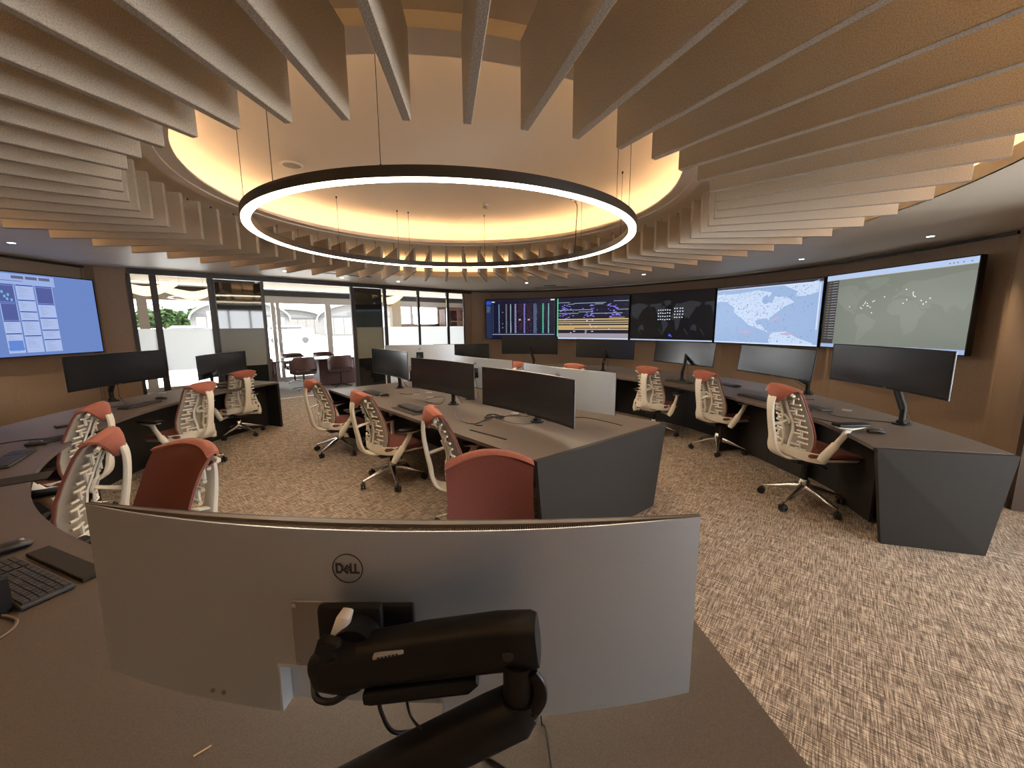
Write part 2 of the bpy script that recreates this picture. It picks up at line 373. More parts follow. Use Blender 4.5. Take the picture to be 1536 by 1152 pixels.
for i in range(60):
    o = src if i == 0 else src.copy()
    if i: C.objects.link(o)
    o.location = (CC[0], CC[1], 0); o.rotation_euler = (0, 0, ph + math.radians(6 * i))
    hw = bpy.data.objects.new('hanger_wire', wire_me); C.objects.link(hw); hw.parent = o
    # the baffle at i=0 is the steep one at the top centre of the photograph
    if i == 0: lb = 'grey-brown felt ceiling baffle seen nearly end-on at top centre, above the ring pendant'
    elif i <= 30: lb = 'grey-brown felt ceiling baffle, %s to the right of the end-on one, round the ring' % ORD[i]
    else: lb = 'grey-brown felt ceiling baffle, %s to the left of the end-on one, round the ring' % ORD[60 - i]
    tag(o, lb, 'baffle', 'felt baffles hanging in a ring under the ceiling')

# ------------------------------------------------------------------ ring pendant
rp = thing('ring_pendant', 'large black ring pendant light with glowing warm underside', 'pendant light', (CC[0] + .01, CC[1] + .0, 2.42))
bm = B(); lathe(bm, [(1.765, 0.004), (1.765, .068), (1.69, .068), (1.69, .004)], (0, 0), 160); link('housing', bm, ring_black, rp, smooth=True)
bm = B(); lathe(bm, [(1.757, -.002), (1.757, .004), (1.698, .004), (1.698, -.002)], (0, 0), 160); link('diffuser', bm, leds, rp)
for a in (-95, -150, -28, -38, 5, 118, 123, 83, 33, 150, -122):
    x, y = 1.728 * math.cos(math.radians(a)), 1.728 * math.sin(math.radians(a))
    bm = B(); cyl(bm, (x, y, (.068 + .70) / 2), .0022, .64, 6); cyl(bm, (x, y, .70), .009, .02, 8); cyl(bm, (x, y, .075), .006, .02, 8); link('suspension_wire', bm, blackm, rp)
a = math.radians(37); x, y = 1.728 * math.cos(a), 1.728 * math.sin(a)
bm = B(); cyl(bm, (x, y, .705), .05, .02, 24); link('ceiling_rose', bm, mat('rose_metal', (.3, .25, .2), .4, metal=.6), rp)
bm = B(); cable(bm, [(x, y, .69), (x + .03, y, .62), (x + .02, y, .4), (x + .015, y, .2), (x, y, .07)], .005); link('power_cable', bm, blackm, rp)

# ceiling fittings
def disc_fit(name, x, y, z, r, label, cat, body=white, lens=None, h=.012):
    t = thing(name, label, cat, (x, y, z)); bm = B(); lathe(bm, [(r * .8, -h), (r, -h * .6), (r, 0), (r * .8, 0)], (0, 0), 32); link('rim', bm, body, t, smooth=True)
    bm = B(); cyl(bm, (0, 0, -h * .5), r * .8, .004, 32); link('grille' if lens is None else 'lens', bm, lens or mat('speaker_grille', (.38, .33, .28), .8), t); return t
disc_fit('ceiling_speaker', -2.10, 4.05, 3.135, .10, 'round white ceiling speaker in the recess left of the ring pendant', 'speaker')
sd = thing('smoke_detector', 'small white smoke detector on the recess ceiling inside the ring', 'smoke detector', (-.33, 5.45, 3.165))
bm = B(); cyl(bm, (0, 0, -.012), .055, .024, 24, .05); link('base', bm, white, sd); bm = B(); cyl(bm, (0, 0, -.04), .03, .035, 20, .038); link('sensor_head', bm, mat('sensor', (.35, .3, .26), .5), sd)
DL = [(-3.62, 6.67, 'downlight over the dark glass panel left of the doorway'), (-4.42 + .95, 7.6, 'downlight over the open doorway'), (-2.55, 8.95, 'downlight over the right dark glass door'),
      (.4, 9.7, 'downlight above the leftmost wall screen'), (2.7, 7.55, 'downlight above the dark world map screen'), (4.2, 5.55, 'downlight above the pale map screen'), (4.35, 4.2, 'downlight above the large grey map screen at right')]
DL = [(-3.9, 7.0), (-3.35, 8.0), (-2.45, 8.75), (.35, 9.2), (2.55, 7.8), (4.35, 6.1), (4.68, 4.58)]
DL += [(3.0, .2), (-1.2, -.9), (-3.8, .3), (-5.4, 2.4), (-5.6, 4.6), (4.6, 2.2), (1.2, -1.0)]  # extra downlights behind and beside the camera, added to brighten the room
DLN = ['over the dark glass panel left of the doorway', 'over the open doorway', 'over the dark glass door right of the doorway', 'near the leftmost wall screen', 'near the dark world map screen', 'above the pale map screen', 'above the grey map screen at right'] + ['added as fill light behind the viewpoint, %s' % k for k in ('right', 'middle left', 'left', 'left side', 'above the blue left screen', 'far right', 'middle right')]
for (x, y), nm in zip(DL, DLN):
    t = disc_fit('downlight', x, y, ZC, .04, 'small round recessed ceiling downlight ' + nm, 'downlight', white, lampm, .006)
    t['group'] = 'downlights in the low ceiling'
    l = bpy.data.lights.new('downlight_beam', 'SPOT'); l.energy = DOWN_W; l.spot_size = 1.9; l.spot_blend = .6; l.color = (1, .78, .52); l.shadow_soft_size = .04
    lo = bpy.data.objects.new('downlight_beam', l); C.objects.link(lo); lo.location = (0, 0, -.02); lo.parent = t
for x, y, rz, nm in ((1.0, 10.2, -.3, 'above the flight schedule screens'), (-3.05, 7.6, .75, 'near the doorway')):
    t = thing('air_vent', 'slim slot air diffuser in the low ceiling ' + nm, 'vent', (x, y, ZC), rz)
    bm = B(); box(bm, (0, 0, -.004), (.9, .12, .008)); link('frame', bm, white, t)
    bm = B(); [box(bm, (0, k, -.010), (.86, .012, .006)) for k in (-.03, 0, .03)]; link('slat', bm, blackm, t)
t = thing('air_vent', 'slim dark slot air diffuser in the low ceiling beside the first wall screen', 'vent', (.95, 9.9, ZC), -.3)
bm = B(); box(bm, (0, 0, -.004), (.3, .1, .008)); link('frame', bm, blackm, t)

# ------------------------------------------------------------------ glass partition (door plane) and meeting rooms behind it
gang = math.atan2(GD.y, GD.x)
win = bpy.data.objects.new('window_1', None); C.objects.link(win); win['kind'] = 'structure'; win['label'] = 'black framed glass wall with frosted band between control room and meeting rooms'
def gbox(bm, t0, t1, z0, z1, th, off=0):
    a = Vector(gp(t0, off)); b = Vector(gp(t1, off)); c = (a + b) / 2
    box(bm, (c.x, c.y, (z0 + z1) / 2), ((b - a).length, th, z1 - z0), rz=gang)
bm = B(); gbox(bm, 0, 1, 2.46, ZC + .01, .10); link('header', bm, darktrim, win)
bm = B(); gbox(bm, 0, .27, 0, .05, .06); gbox(bm, .51, 1.0, 0, .05, .06); link('sill', bm, darktrim, win)
for t0, t1 in ((-.003, .004), (.036, .049), (.147, .159), (.2675, .2735), (.515, .524), (.626, .637), (.757, .765), (.883, .893), (.962, .968)):
    bm = B(); gbox(bm, t0, t1, .05, 2.46, .06); link('mullion', bm, darktrim, win)
for t0, t1 in ((.004, .036), (.049, .147), (.62, .626), (.637, .757), (.765, .883), (.893, .962)):
    bm = B(); gbox(bm, t0, t1, .05, 2.46, .008); pn = link('pane', bm, glass, win)
    bm = B(); gbox(bm, t0, t1, .85, 1.575, .003, -.008); f = link('frosted_band', bm, frost, pn); f['label'] = 'white frosted film across the glass'
bm = B(); gbox(bm, .966, 1.0, 0, 2.46, .08); struct(link('wall_jamb', bm, wallp))
for n_, (t0, t1) in (('door_2', (.159, .2675)), ('door_3', (.524, .618))):
    d = bpy.data.objects.new(n_, None); C.objects.link(d); d['kind'] = 'structure'; d['label'] = 'dark reflective glass sliding door with grey frosted band'
    bm = B(); gbox(bm, t0, t1, .02, 2.45, .02, -.03); link('door_leaf', bm, smoke, d)
    bm = B(); gbox(bm, t0, t1, .86, 1.57, .003, -.042); link('frosted_band', bm, smoke_fr, d)
    for ta, tb in ((t0, t0 + .003), (t1 - .003, t1)):
        bm = B(); gbox(bm, ta, tb, .02, 2.45, .035, -.035); link('edge_rail', bm, mat('steel_rail', (.07, .065, .06), .4, metal=.5), d)
# meeting-room shell
OFF = 4.2; ZM = 2.86
bm = B(); prism(bm, [gp(-.35, .05), gp(1.55, .05), gp(1.55, OFF + .2), gp(-.35, OFF + .2)], ZM, ZM + .08); struct(link('ceiling_meeting_room', bm, white))
bm = B(); gbox(bm, -.35, 1.5, ZC + .01, ZM, .06, .02); struct(link('wall_over_glass', bm, white))
bm = B(); prism(bm, [gp(-.05, OFF + .2), gp(-.2, .05), gp(-.17, .05), gp(-.02, OFF + .2)], 0, ZM); struct(link('wall_meeting_left', bm, mat('tan_wall', (.5, .4, .28), .8)))
bm = B(); prism(bm, [gp(1.5, .05), gp(1.53, .05), gp(1.53, OFF), gp(1.5, OFF)], 0, ZM); struct(link('wall_office_right', bm, wallp))
bm = B(); gbox(bm, .945, .992, 0, ZM, .2, OFF - .1); struct(link('wall_column', bm, mat('tan_wall', (.5, .4, .28), .8)))
# facade with aluminium windows and doors
fac = bpy.data.objects.new('window_2', None); C.objects.link(fac); fac['kind'] = 'structure'; fac['label'] = 'grey aluminium framed glazed facade of the meeting rooms'
bm = B(); gbox(bm, -.3, 1.55, 2.62, ZM, .5, OFF - .2); link('ceiling_valance', bm, white, fac)
bm = B(); gbox(bm, -.3, 1.55, 2.47, 2.62, .12, OFF); link('lintel', bm, mat('lintel_dark', (.03, .028, .026), .6), fac)
bm = B(); gbox(bm, -.3, 1.55, 2.27, 2.47, .10, OFF); link('head_frame', bm, framew, fac)
for t0, t1 in ((.006, .034), (.21, .222), (.415, .428), (.434, .447), (.632, .655), (.80, .82), (1.060, 1.072)):
    bm = B(); gbox(bm, t0, t1, 0, 2.29, .08, OFF); link('frame_post', bm, framew, fac)
bm = B(); gbox(bm, 0, .95, 0, .10, .10, OFF); link('bottom_rail', bm, framew, fac)
bm = B(); gbox(bm, .99, 1.5, 0, 1.66, .14, OFF); link('parapet', bm, wood, fac)
bm = B(); gbox(bm, 1.226, 1.5, 1.66, 2.3, .14, OFF); link('solid_panel', bm, wood, fac)
bm = B(); gbox(bm, .03, 1.226, .1, 2.27, .008, OFF); link('pane', bm, glass, fac)
for t in (.424, .438):
    bm = B(); gbox(bm, t, t + .003, .85, 1.25, .03, OFF - .07); link('door_handle', bm, chrome, fac)
bm = B(); gbox(bm, .0, 1.5, 2.63, 2.66, .06, OFF - .55); tag(link('ceiling_light_trough', bm, emis('trough', (1, .88, .7), 2.0)), 'warm light line at the ceiling edge of the meeting room seen through the doorway', 'light')
# meeting table and tub chairs
t = thing('meeting_table', 'long dark brown meeting table beyond the sliding glass doors', 'table', (*gp(.43, 2.55), 0), gang)
bm = B(); rbox(bm, (0, 0, .735), (3.2, 1.15, .03), .01); link('tabletop', bm, mat('table_gloss', (.14, .13, .13), .12, coat=.5), t)
for x in (-1.0, 1.0): bm = B(); rbox(bm, (x, 0, .36), (1.0, .55, .72), .02); link('pedestal', bm, tub, t)
def tub_chair(x, y, rz, label):
    t = thing('tub_chair', label, 'chair', (x, y, 0), rz, 'maroon tub chairs round the meeting table')
    bm = B(); rbox(bm, (.02, 0, .43), (.5, .5, .09), .04, seg=3); link('seat', bm, tub, t, smooth=True)
    bm = B(); pts = [(.27 * math.cos(a) , .29 * math.sin(a), .60 + (.07 if abs(a - PI) < 1.0 else 0)) for a in [PI * (.30 + 1.4 * k / 14) for k in range(15)]]
    sweep(bm, [(p[0], p[1], p[2]) for p in pts], .025, .17, 12, power=3); link('backrest', bm, tub, t, smooth=True)
    bm = B(); cyl(bm, (0, 0, .22), .022, .36, 12); link('column', bm, blackm, t)
    for k in range(4):
        a = PI / 4 + k * PI / 2; bm = B(); sweep(bm, [(0, 0, .06), (.3 * math.cos(a), .3 * math.sin(a), .015)], .018, .012, 8); link('leg', bm, blackm, t)
for x, y, rz, lb in ((-5.35, 10.02, gang + PI / 2 + .1, 'maroon tub chair in the doorway, in front of the meeting table, centre'), (-4.62, 10.55, gang + PI / 2 - .1, 'maroon tub chair in front of the meeting table, nearest the right door frame'),
                     (-6.15, 9.55, gang + PI / 2, 'maroon tub chair before the meeting table, partly behind left dark glass'),
                     (*gp(.33, 3.55), gang - PI / 2, 'maroon tub chair on the window side of the meeting table, leftmost'), (*gp(.46, 3.55), gang - PI / 2, 'maroon tub chair on the window side of the meeting table, middle'), (*gp(.58, 3.55), gang - PI / 2, 'maroon tub chair on the window side of the meeting table, rightmost')):
    tub_chair(x, y, rz, lb)
# wavy pendant lamps
lampglow = mat('lamp_skin', (.9, .7, .4), .6, emit=(1, .72, .34), es=.9)
for t_, off, rz, lb in ((.03, 1.3, .1, 'glowing wing-shaped pendant lamp behind the leftmost glass pane'), (.14, 2.2, .0, 'glowing wing-shaped pendant lamp behind the wide glass pane left of the door'), (.74, 1.4, .1, 'glowing wing-shaped pendant lamp behind the glass right of the doorway')):
    x, y = gp(t_, off); t = thing('pendant_lamp', lb, 'pendant lamp', (x, y, 2.36), gang + rz)
    bm = B(); sweep(bm, spline([(-.45, 0, .03), (-.2, 0, -.04), (0, 0, -.08), (.2, 0, -.03), (.45, 0, .10)], 5), [.07 + .05 * math.sin(PI * k / 20) for k in range(21)], .010, 10, side=(0, .6, .8)); link('shade', bm, lampglow, t, smooth=True)
    bm = B(); [cyl(bm, (x_, 0, .22), .002, .5, 6) for x_ in (-.2, .2)]; link('suspension_wire', bm, blackm, t)
# office shelving seen through the right panes
t = thing('bookcase', 'walnut shelving in the office behind the right glass panes', 'bookcase', (*gp(1.33, 3.7), 0), gang)
bm = B(); box(bm, (0, .2, 1.1), (1.6, .03, 2.2)); link('back_panel', bm, wood, t)
for z in (.05, .45, .85, 1.3, 1.75, 2.18): bm = B(); box(bm, (0, 0, z), (1.6, .4, .03)); link('shelf', bm, wood, t)
for x in (-.8, -.27, .27, .8): bm = B(); box(bm, (x, 0, 1.1), (.03, .4, 2.2)); link('upright', bm, wood, t)

# ------------------------------------------------------------------ outside: apron, hangars, trees, van
bm = B(); box(bm, (-40, 90, -.2), (260, 160, .1)); box(bm, (-9, 15.5, -.12), (30, 9, .1), rz=gang); struct(link('ground', bm, mat('concrete_apron', (.62, .62, .60), .9, noise=(.2, (.57, .57, .55), (.67, .67, .65)))))
def hangar(x, y, r, rz, label, hgt=7.5):
    t = thing('hangar', label, 'building', (x, y, 0), rz, 'arched hangars beyond the apron')
    wall_ = mat('hangar_wall', (.085, .083, .08), .8, spec=.1); roofm = mat('hangar_roof', (.13, .125, .12), .7, spec=.1)
    a = [(r * math.cos(PI * k / 24), 2.6 + (hgt - 2.6) * math.sin(PI * k / 24)) for k in range(25)]
    bm = B(); vs = [bm.verts.new((p[0], 0, p[1])) for p in a] + [bm.verts.new((-r, 0, -.2)), bm.verts.new((r, 0, -.2))]; f = bm.faces.new(vs)
    e = bmesh.ops.extrude_face_region(bm, geom=[f]); bmesh.ops.translate(bm, vec=(0, 12, 0), verts=[v for v in e['geom'] if isinstance(v, bmesh.types.BMVert)]); link('wall', bm, wall_, t)
    bm = B(); sweep(bm, [(p[0] * 1.02, 12, p[1] + .25) for p in a], .2, 13, 4, side=None, caps=True) if False else None
    for p, q in zip(a, a[1:]):
        quadpanel(bm, (p[0] * 1.03, -.6, p[1] + .15), (q[0] * 1.03, -.6, q[1] + .15), (q[0] * 1.03, 12.6, q[1] + .15), (p[0] * 1.03, 12.6, p[1] + .15), .25)
    link('roof', bm, roofm, t)
    dk = mat('hangar_window', (.03, .032, .035), .5)
    for x_ in (-r * .35, r * .0): bm = B(); box(bm, (x_, -.05, hgt - 2.3), (1.1, .1, 1.2)); link('window', bm, dk, t)
    bm = B()
    for k in range(9): box(bm, (-r * .8 + k * r * .2, -.06, 1.6), (r * .19, .12, 3.1))
    link('door_leaf', bm, mat('hangar_door', (.10, .097, .092), .7, spec=.1), t)
    bm = B(); box(bm, (0, -.09, 3.35), (r * 1.9, .14, .18)); link('door_rail', bm, dk, t)
hangar(-42.5, 63, 6.5, .63, 'pale arched hangar seen through the glass pane left of the doorway', 5.6)
hangar(-49, 86, 8.2, .52, 'pale arched hangar seen through the middle of the doorway', 5.3)
hangar(-27, 75, 8.5, .34, 'pale arched hangar at the right edge of the doorway view', 5.8)
leaf = mat('leaves', (.03, .055, .02), .9, spec=.05, noise=(1.2, (.02, .042, .014), (.045, .075, .03)))
bark = mat('bark', (.1, .07, .05), .9)
def tree(x, y, h, r, label):
    t = thing('tree', label, 'tree', (x, y, -.15), random.random() * 6, 'trees beyond the apron')
    bm = B(); sweep(bm, [(0, 0, 0), (.1, 0, h * .5)], .25, .25, 8); link('trunk', bm, bark, t)
    bm = B(); rnd = random.Random(int(x * 10))
    for k in range(420):
        v = Vector((rnd.gauss(0, 1), rnd.gauss(0, 1), rnd.gauss(0, 1))).normalized() * (rnd.random() ** .4)
        c = Vector((v.x * r, v.y * r, h * .62 + v.z * h * .36)); s = .45 + rnd.random() * .4
        n = Vector((rnd.random() - .5, rnd.random() - .5, rnd.random())).normalized(); a = n.orthogonal().normalized() * s; b_ = n.cross(a)
        vs = [bm.verts.new(c + a * p + b_ * q) for p, q in ((-1, 0), (0, -.7), (1, 0), (0, .7))]; bm.faces.new(vs)
    f = link('foliage', bm, leaf, t); f['kind'] = 'stuff'
TL = ['leftmost', 'second from left', 'third from left', 'fourth from left', 'fifth from left']
for k, (az, d, h) in enumerate([(-43.8, 118, 5.2), (-42.4, 124, 5.8), (-41.0, 120, 6.2), (-39.6, 124, 5.7), (-38.2, 120, 6.4), (-45.4, 116, 5.4)]):
    tree(d * math.sin(math.radians(az)), d * math.cos(math.radians(az)), h, 2.6, 'green tree beyond the apron seen through the left glass, %s' % (TL + ['beside the frame'])[k])
def van(x, y, rz, lb):
    t = thing('van', lb, 'van', (x, y, -.15), rz)
    bm = B(); rbox(bm, (0, 0, .95), (4.6, 1.8, 1.3), .25, seg=3); rbox(bm, (-.3, 0, 1.6), (3.2, 1.6, .6), .25, seg=3); link('body', bm, mat('van_white', (.3, .3, .3), .4), t, smooth=True)
    bm = B(); rbox(bm, (-.3, 0, 1.55), (3.0, 1.66, .35), .1); link('side_window', bm, smoke, t)
    for sx in (-1.4, 1.4):
        for sy in (-.85, .85): bm = B(); cyl(bm, (sx, sy, .33), .33, .22, 16, axis='Y'); link('wheel', bm, rubber, t)
van(-37, 46, .6, 'white van parked on the apron, seen through the left glass above the frosted band'); van(-23.5, 42, .5, 'white van parked before the hangars, seen through the doorway')

# ------------------------------------------------------------------ wall screens
def canvas(name, w_, h_, items, parent, n_cols=1):
    """flat picture: items are (polygon in 0..1 u,v, colour); each later item lies .2 mm further out. screen faces local -Y"""
    bm = B(); cl = bm.loops.layers.float_color.new('Col')
    for i, (poly, col) in enumerate(items):
        vs = [bm.verts.new(((u - .5) * w_, -.0002 * (1 + min(i, 3)) - .000004 * i, (v - .5) * h_)) for u, v in poly]
        f = bm.faces.new(vs)
        for l in f.loops: l[cl] = (*[c ** 2.2 for c in col], 1)
    if True:
        bmesh.ops.triangulate(bm, faces=[f for f in bm.faces if len(f.verts) > 4])
        me = bpy.data.meshes.new(name); bm.to_mesh(me); bm.free()
        for c in me.color_attributes: pass
        me.materials.append(tvmat); o = bpy.data.objects.new(name, me); C.objects.link(o); o.parent = parent; return o
def R(u0, v0, u1, v1): return [(u0, v0), (u1, v0), (u1, v1), (u0, v1)]
LANDS = {'na': [(-168, 66), (-156, 71), (-125, 70), (-95, 73), (-80, 68), (-94, 60), (-85, 55), (-79, 52), (-77, 62), (-64, 60), (-56, 52), (-65, 47), (-70, 42), (-76, 35), (-81, 30), (-80, 25), (-84, 30), (-90, 29), (-97, 26), (-96, 19), (-90, 21), (-87, 16), (-80, 8), (-92, 14), (-105, 20), (-112, 29), (-117, 33), (-124, 41), (-124, 48), (-135, 58), (-150, 60), (-163, 55), (-158, 59)],
         'sa': [(-78, 8), (-62, 10), (-50, 1), (-35, -6), (-40, -21), (-48, -27), (-58, -38), (-66, -47), (-70, -54), (-74, -48), (-71, -20), (-80, -5)],
         'gl': [(-55, 60), (-44, 60), (-22, 70), (-20, 80), (-45, 83), (-70, 78), (-54, 70)],
         'af': [(-17, 14), (-16, 24), (-6, 35), (10, 37), (20, 32), (32, 31), (43, 12), (51, 11), (40, -5), (40, -17), (32, -29), (19, -35), (12, -18), (9, 2), (5, 5), (-8, 5)],
         'eu': [(-9, 37), (-9, 43), (-1, 44), (0, 49), (8, 54), (11, 59), (5, 62), (20, 70), (40, 67), (70, 72), (105, 77), (140, 73), (178, 67), (160, 60), (156, 52), (140, 53), (135, 44), (127, 38), (121, 30), (109, 20), (104, 9), (98, 15), (90, 22), (80, 8), (72, 20), (58, 25), (50, 29), (57, 18), (44, 13), (34, 29), (36, 36), (27, 37), (22, 38), (12, 43), (3, 43)],
         'uk': [(-5, 50), (1, 52), (-3, 58), (-7, 55)], 'ic': [(-24, 64), (-14, 64), (-16, 66), (-23, 66)],
         'au': [(114, -22), (130, -12), (142, -11), (153, -27), (147, -38), (130, -32), (115, -34)]}
def clip_poly(poly):
    out = poly
    for ax, lim, sg in ((0, 0, 1), (0, 1, -1), (1, 0, 1), (1, 1, -1)):
        src_, out = out, []
        for i in range(len(src_)):
            a, b_ = src_[i - 1], src_[i]; ia = (a[ax] - lim) * sg >= 0; ib = (b_[ax] - lim) * sg >= 0
            if ia != ib:
                t = (lim - a[ax]) / (b_[ax] - a[ax]); out.append((a[0] + (b_[0] - a[0]) * t, a[1] + (b_[1] - a[1]) * t))
            if ib: out.append(b_)
        if not out: return None
    return out
def lands(u_of, v_of, col, sub=None, only=None):
    its = []
    for k, p in LANDS.items():
        if only and k not in only: continue
        q = clip_poly([(u_of(x), v_of(y)) for x, y in p])
        if q and sub: q = clip_poly([((a - sub[0]) / (sub[2] - sub[0]), (b_ - sub[1]) / (sub[3] - sub[1])) for a, b_ in q]); q = q and [(sub[0] + a * (sub[2] - sub[0]), sub[1] + b_ * (sub[3] - sub[1])) for a, b_ in q]
        if q: its.append((q, col))
    return its
def inpoly(x, y, p):
    c = False
    for i in range(len(p)):
        (x1, y1), (x2, y2) = p[i - 1], p[i]
        if (y1 > y) != (y2 > y) and x < (x2 - x1) * (y - y1) / (y2 - y1) + x1: c = not c
    return c
def screen1():
    rn = random.Random(1); it = [(R(0, 0, 1, 1), (.10, .11, .19)), (R(0, 0, .085, 1), (.16, .20, .30)), (R(0, .93, 1, 1), (.14, .12, .20)), (R(.005, .87, .075, .955), (.15, .33, .75)), (R(.085, .92, .13, .945), (.85, .88, .95)), (R(.93, .95, .985, .98), (.85, .88, .95)), (R(.09, .10, .985, .115), (.65, .68, .75)), (R(.985, .1, .99, .9), (.3, .25, .25))]
    for k in range(6): it.append((R(.012, .82 - k * .028, .045 + rn.random() * .025, .828 - k * .028), (.45, .55, .75)))
    cols = [(.10, .006, (.40, .45, .75)), (.185, .016, (.55, .68, .85)), (.29, .022, (.55, .55, .60)), (.355, .018, (.72, .80, .80)), (.42, .028, (.62, .62, .72)), (.55, .028, (.55, .52, .80)), (.69, .055, (.38, .44, .56)), (.815, .026, (.35, .80, .62)), (.895, .018, (.62, .82, .80))]
    n = 27
    for r in range(n):
        v = .875 - r * .0275
        for u, wd, c in cols:
            j = .0 if rn.random() < .9 else .012; it.append((R(u, v - .016, u + wd * (.75 + .25 * rn.random()), v), tuple(max(0, x - j) for x in c)))
        for u in (.475, .497, .52, .60, .625, .65):
            if rn.random() < .7: it.append((R(u, v - .011, u + .007, v - .002), (.6, .3, .35)))
    for u, v in ((.24, .66), (.24, .37), (.24, .27)): it.append((R(u, v, u + .01, v + .02), (.9, .8, .3)))
    for u in (.48, .61): it.append((R(u, .46, u + .03, .5), (.85, .6, .6)))
    return it
def screen2():
    rn = random.Random(2); it = [(R(0, 0, 1, 1), (.09, .09, .15)), (R(0, .02, .018, .98), (.35, .78, .58)), (R(.018, 0, 1, .03), (.78, .85, .95)), (R(.018, .03, 1, .14), (.62, .58, .62))]
    for k in range(26): it.append((R(.02, .165 + k * .032, 1, .170 + k * .032), (.30, .30, .38)))
    for v, hh in ((.455, .03), (.405, .025), (.36, .022), (.31, .02), (.27, .045), (.22, .03)):
        it.append((R(.02, v, 1, v + hh), (.78, .66, .45)))
    it.append((R(.02, .24, .26, .29), (.78, .62, .38)))
    for u, v, l in ((.02, .87, .17), (.25, .845, .45), (.02, .69, .5), (.32, .64, .2), (.02, .61, .3), (.5, .60, .42), (.8, .87, .2), (.55, .815, .12), (.16, .83, .1), (.85, .68, .15), (.75, .5, .2)):
        it.append((R(u, v, min(u + l, .995), v + .012), (.62, .68, .72)))
    for cx in (.13, .47, .79):
        for k in range(34):
            u = cx + rn.gauss(0, .05); v = .12 + .72 * rn.random() if rn.random() < .35 else .5 + .3 * rn.random()
            u = min(max(u, .03), .96); c = (.55, .5, .95) if v > .48 else (.92, .86, .92)
            it.append((R(u, v, u + .012 + rn.random() * .02, v + .016), c))
    return it
def screen3():
    rn = random.Random(3); it = [(R(0, 0, 1, 1), (.105, .095, .10)), (R(0, 0, 1, .025), (.72, .78, .9))]
    for sh in (-330, 30, 390):
        it += lands(lambda x: .5 + (x + sh + 0) / 560., lambda y: .40 + y / 190., (.20, .20, .21), (0, .03, 1, .98))
    for k in range(24):
        u = .36 + (k % 6) * .028 + (.0 if k < 12 else 0); v = .62 - (k // 6) * .065 + rn.random() * .01; it.append((R(u, v, u + .014, v + .022), (.85, .88, .95)))
    for k in range(16):
        u = .555 + (k % 4) * .03 + rn.random() * .008; v = .65 - (k // 4) * .06; it.append((R(u, v, u + .014, v + .022), (.85, .88, .95)))
    it.append(([(.5, .1), (.55, .08), (.53, .13), (.51, .15)], (.3, .35, .8)))
    for x in (.1, .37, .68, .86): it.append(([(x, .25), (x + .05, .12), (x + .055, .12), (x + .008, .25)], (.28, .32, .22)))
    return it
def screen4():
    rn = random.Random(4); sea = (.60, .70, .86); land = (.78, .85, .96)
    U = lambda x: .43 + (x + 98) / 118.; V = lambda y: .52 + (y - 38) / 92.
    it = [(R(0, 0, 1, 1), sea), (R(0, .955, 1, 1), (.25, .24, .28)), (R(0, .945, .97, .957), (.85, .9, 1.)), (R(0, 0, 1, .02), (.85, .9, 1.)), (R(.975, .25, .985, .93), (.85, .88, .95))]
    it += lands(U, V, land, (0, .02, .97, .945))
    it.append(([(0, .88), (.05, .86), (.1, .92), (.04, .80), (0, .72)], land))
    it.append((clip_poly([(.8 + .0, .9), (.97, .97), (.97, .98)]) or R(.8, .9, .81, .91), land))
    for q in ([(.52, .66), (.555, .68), (.56, .75), (.54, .82), (.50, .78), (.49, .71)],): it.append((q, sea))
    n = 0
    while n < 430:
        u, v = .02 + rn.random() * .94, .05 + rn.random() * .87
        on = any(inpoly((u - .43) * 118 - 98, (v - .52) * 92 + 38, p) for p in LANDS.values())
        if on or rn.random() < .12:
            a = rn.random() * PI; l = .006 + rn.random() * .005; dx, dy = l * math.cos(a), l * 1.6 * math.sin(a)
            it.append(([(u - dx, v - dy), (u + .002, v - dy * .6 - .003), (u + dx, v + dy), (u - .002, v + .004)], (.47, .54, .66))); n += 1
    for q in ([(.28, .20), (.33, .21), (.36, .25), (.38, .215), (.42, .20), (.36, .17)], [(.68, .18), (.74, .20), (.80, .18), (.77, .155), (.70, .16)], [(.60, .40), (.66, .46), (.665, .43), (.61, .375)], [(.02, .18), (.04, .20), (.07, .175)], [(.57, .11), (.62, .12), (.6, .09)], [(.44, .50), (.46, .53), (.47, .49), (.45, .47)]):
        it.append((q, (.74, .68, .80)))
    return it
def screen5():
    rn = random.Random(5); it = [(R(0, 0, 1, 1), (.47, .49, .45)), (R(0, .935, 1, 1), (.70, .78, .92)), (R(0, .93, 1, .935), (.8, .75, .65)), (R(0, 0, .11, .925), (.25, .245, .24)), (R(0, 0, 1, .05), (.62, .70, .86))]
    it += lands(lambda x: .5 + (x + 20) / 270., lambda y: .40 + y / 165., (.50, .52, .48), (.11, .05, 1, .93))
    for k in range(22):
        v = .90 - k * .037
        it.append((R(.02, v, .045, v + .006), (.62, .55, .5))); it.append((R(.055, v, .105, v + .007), (.66, .66, .68)))
    for x, y in ((.22, .55), (.31, .53), (.33, .56), (.34, .58), (.36, .58), (.37, .55), (.385, .53), (.32, .52), (.36, .55), (.345, .60), (.40, .60), (.41, .61), (.48, .65), (.40, .46), (.62, .72), (.665, .68), (.665, .66), (.67, .64), (.68, .63), (.63, .60), (.61, .56), (.72, .58), (.75, .56), (.77, .60), (.735, .54)):
        it.append((R(x, y, x + .008, y + .012), (.95, .96, .95)))
    for x in (.85, .87, .89, .92, .96): it.append((R(x, .955, x + .008, .965), (.35, .38, .5)))
    return it
